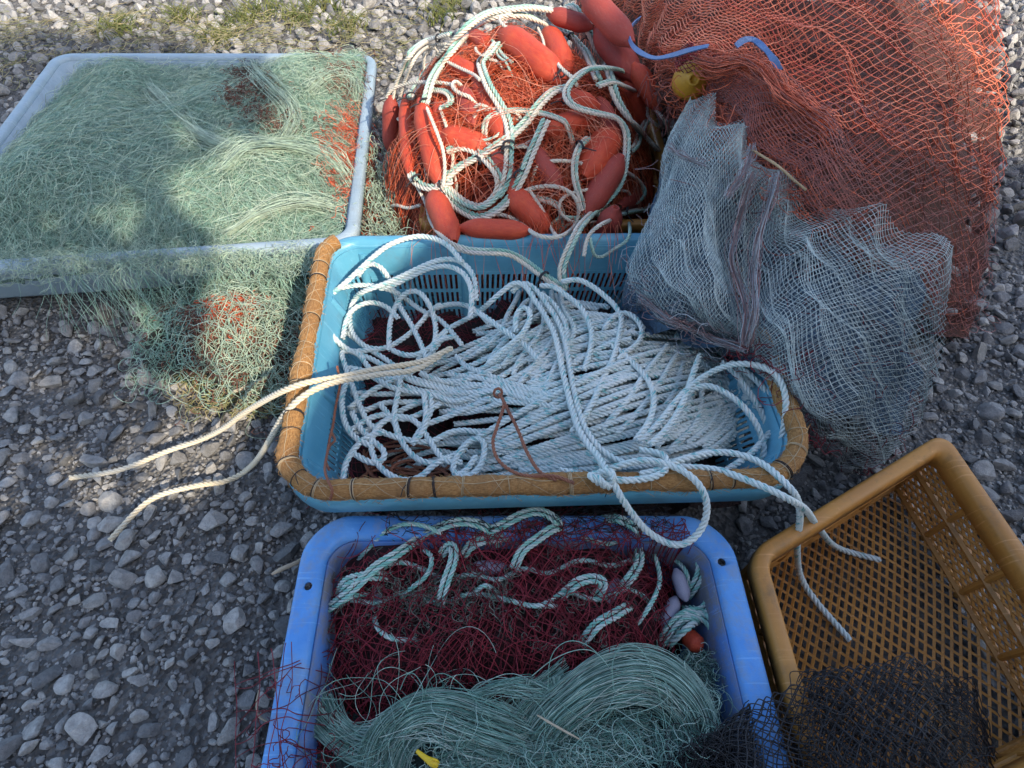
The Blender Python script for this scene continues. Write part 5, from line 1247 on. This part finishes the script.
for nm, q in (('blocker_roof', ((.98, 2.19, 2.31), (3.66, 4.71, 4.83))), ('blocker_roof', ((3.665, 4.71, 4.83), (6.84, 1.62, 1.74))), ('lean_to_blocker_top', ((-.85, 1.95, 2.04), (.975, 2.25, 2.34)))):
    (xa, za, zb), (xb, zc, zd) = q
    prism(nm, [(xa, za), (xb, zc), (xb, zd), (xa, zb)], -3.8 if nm == 'blocker_roof' else -3.1, -1.60, MT['gable_blocker'])
prism('blocker_door', [(2.2, 0), (3.1, 0), (3.1, 2.0), (2.2, 2.0)], -1.62, -1.58, MT['gable_blocker'])
tr_ = empty('leaf_blocker', (-.4, -2.2, 0)); tag(tr_, 'added leafy shade blocker, unseen behind the photographer, left of the shed', 'leaf_blocker')
mb = MB(); tube(mb, spline([(-.4, -2.2, -.05), (-.36, -2.15, 1.2), (-.2, -2.1, 2.6), (.1, -2.0, 3.9)], .1), np.linspace(.12, .04, len(spline([(-.4, -2.2, -.05), (-.36, -2.15, 1.2), (-.2, -2.1, 2.6), (.1, -2.0, 3.9)], .1))), 10)
for k in range(9):
    a = random.uniform(0, 6.28); z = random.uniform(2.4, 3.6); b_ = np.array([-.2+.12*(z-2.6), -2.1, z]); e = np.array([-.1+1.6*math.cos(a), -1.95+.6*math.sin(a), random.uniform(3.0, 4.6)])
    q = spline([b_, (b_+e)/2+[0, 0, .12], e], .08); tube(mb, q, np.linspace(.035, .008, len(q)), 7)
MT['bark'] = plastic('bark', (.12, .09, .07), (.18, .14, .11), .9); MT['leaf'] = fibre('leaves', [(.05, .09, .025), (.08, .12, .035), (.10, .13, .04)], .6)
sub(mb.build('blocker_trunk', MT['bark']), tr_)
K = 8500; d = RNG.normal(size=(K, 3)); d /= np.linalg.norm(d, axis=1)[:, None]; d *= RNG.random((K, 1))**.45  # leaf lobes placed to throw shade on the tub and left side
cc = np.array([-.42, -1.95, 3.66])+d*np.array([2.05, .75, 1.42])
d2 = RNG.normal(size=(2600, 3)); d2 /= np.linalg.norm(d2, axis=1)[:, None]; d2 *= RNG.random((2600, 1))**.45
cc = np.vstack([cc, np.array([1.45, -1.95, 4.55])+d2*np.array([.90, .5, .52])])
cf = SN(171, 1.6); cc = cc[cf(cc[:, 0], cc[:, 1], cc[:, 2]) > -.75]; K = len(cc)
a = RNG.normal(size=(K, 3)); a /= np.linalg.norm(a, axis=1)[:, None]; b_ = np.cross(a, RNG.normal(size=(K, 3))); b_ /= np.linalg.norm(b_, axis=1)[:, None]
L = RNG.uniform(.07, .11, (K, 1)); mb = MB()
mb.add(np.stack([cc-a*L, cc+b_*L*.45, cc+a*L, cc-b_*L*.45], 1), np.arange(K)[:, None]*4+np.arange(4)); sub(mb.build('blocker_crown', MT['leaf'], smooth=False), tr_)

# ------------------------------------------------------------------ camera, light, render
cam = bpy.data.cameras.new('camera'); co = bpy.data.objects.new('camera', cam); C.objects.link(co)
cam.sensor_fit = 'HORIZONTAL'; cam.sensor_width = 36; cam.lens = 36*F/1024; cam.clip_end = 200; cam.clip_start = .02
co.location = (0, 0, H); co.rotation_euler = (math.pi/2-TH, 0, 0)
bpy.context.scene.camera = co
SUN_EL, SUN_AZ = math.radians(40), math.atan2(.62, -.78)      # azimuth: clockwise from +Y
sd = Vector((math.sin(SUN_AZ)*math.cos(SUN_EL), math.cos(SUN_AZ)*math.cos(SUN_EL), math.sin(SUN_EL)))
w = bpy.data.worlds.new('World'); bpy.context.scene.world = w; w.use_nodes = True; nt = w.node_tree
sky = nt.nodes.new('ShaderNodeTexSky'); sky.sky_type = 'NISHITA'; sky.sun_disc = False
sky.dust_density = 2.0; sky.ozone_density = .4; sky.sun_elevation = SUN_EL; sky.sun_rotation = SUN_AZ
bg = nt.nodes['Background']; bg.inputs[1].default_value = .15; nt.links.new(sky.outputs[0], bg.inputs[0])
sl = bpy.data.lights.new('sun', 'SUN'); sl.energy = 2.4; sl.angle = math.radians(.6); sl.color = (1, .86, .68)
so = bpy.data.objects.new('sun', sl); C.objects.link(so); so.rotation_euler = sd.to_track_quat('Z', 'Y').to_euler(); so.location = sd*8
sc = bpy.context.scene
sc.view_settings.view_transform = 'Standard'; sc.view_settings.look = 'None'; sc.view_settings.gamma = 1; sc.view_settings.use_curve_mapping = False
sc.view_settings.exposure = 1.4
sc.render.engine = 'CYCLES'; sc.cycles.max_bounces = 6; sc.cycles.diffuse_bounces = 3; sc.cycles.transparent_max_bounces = 6
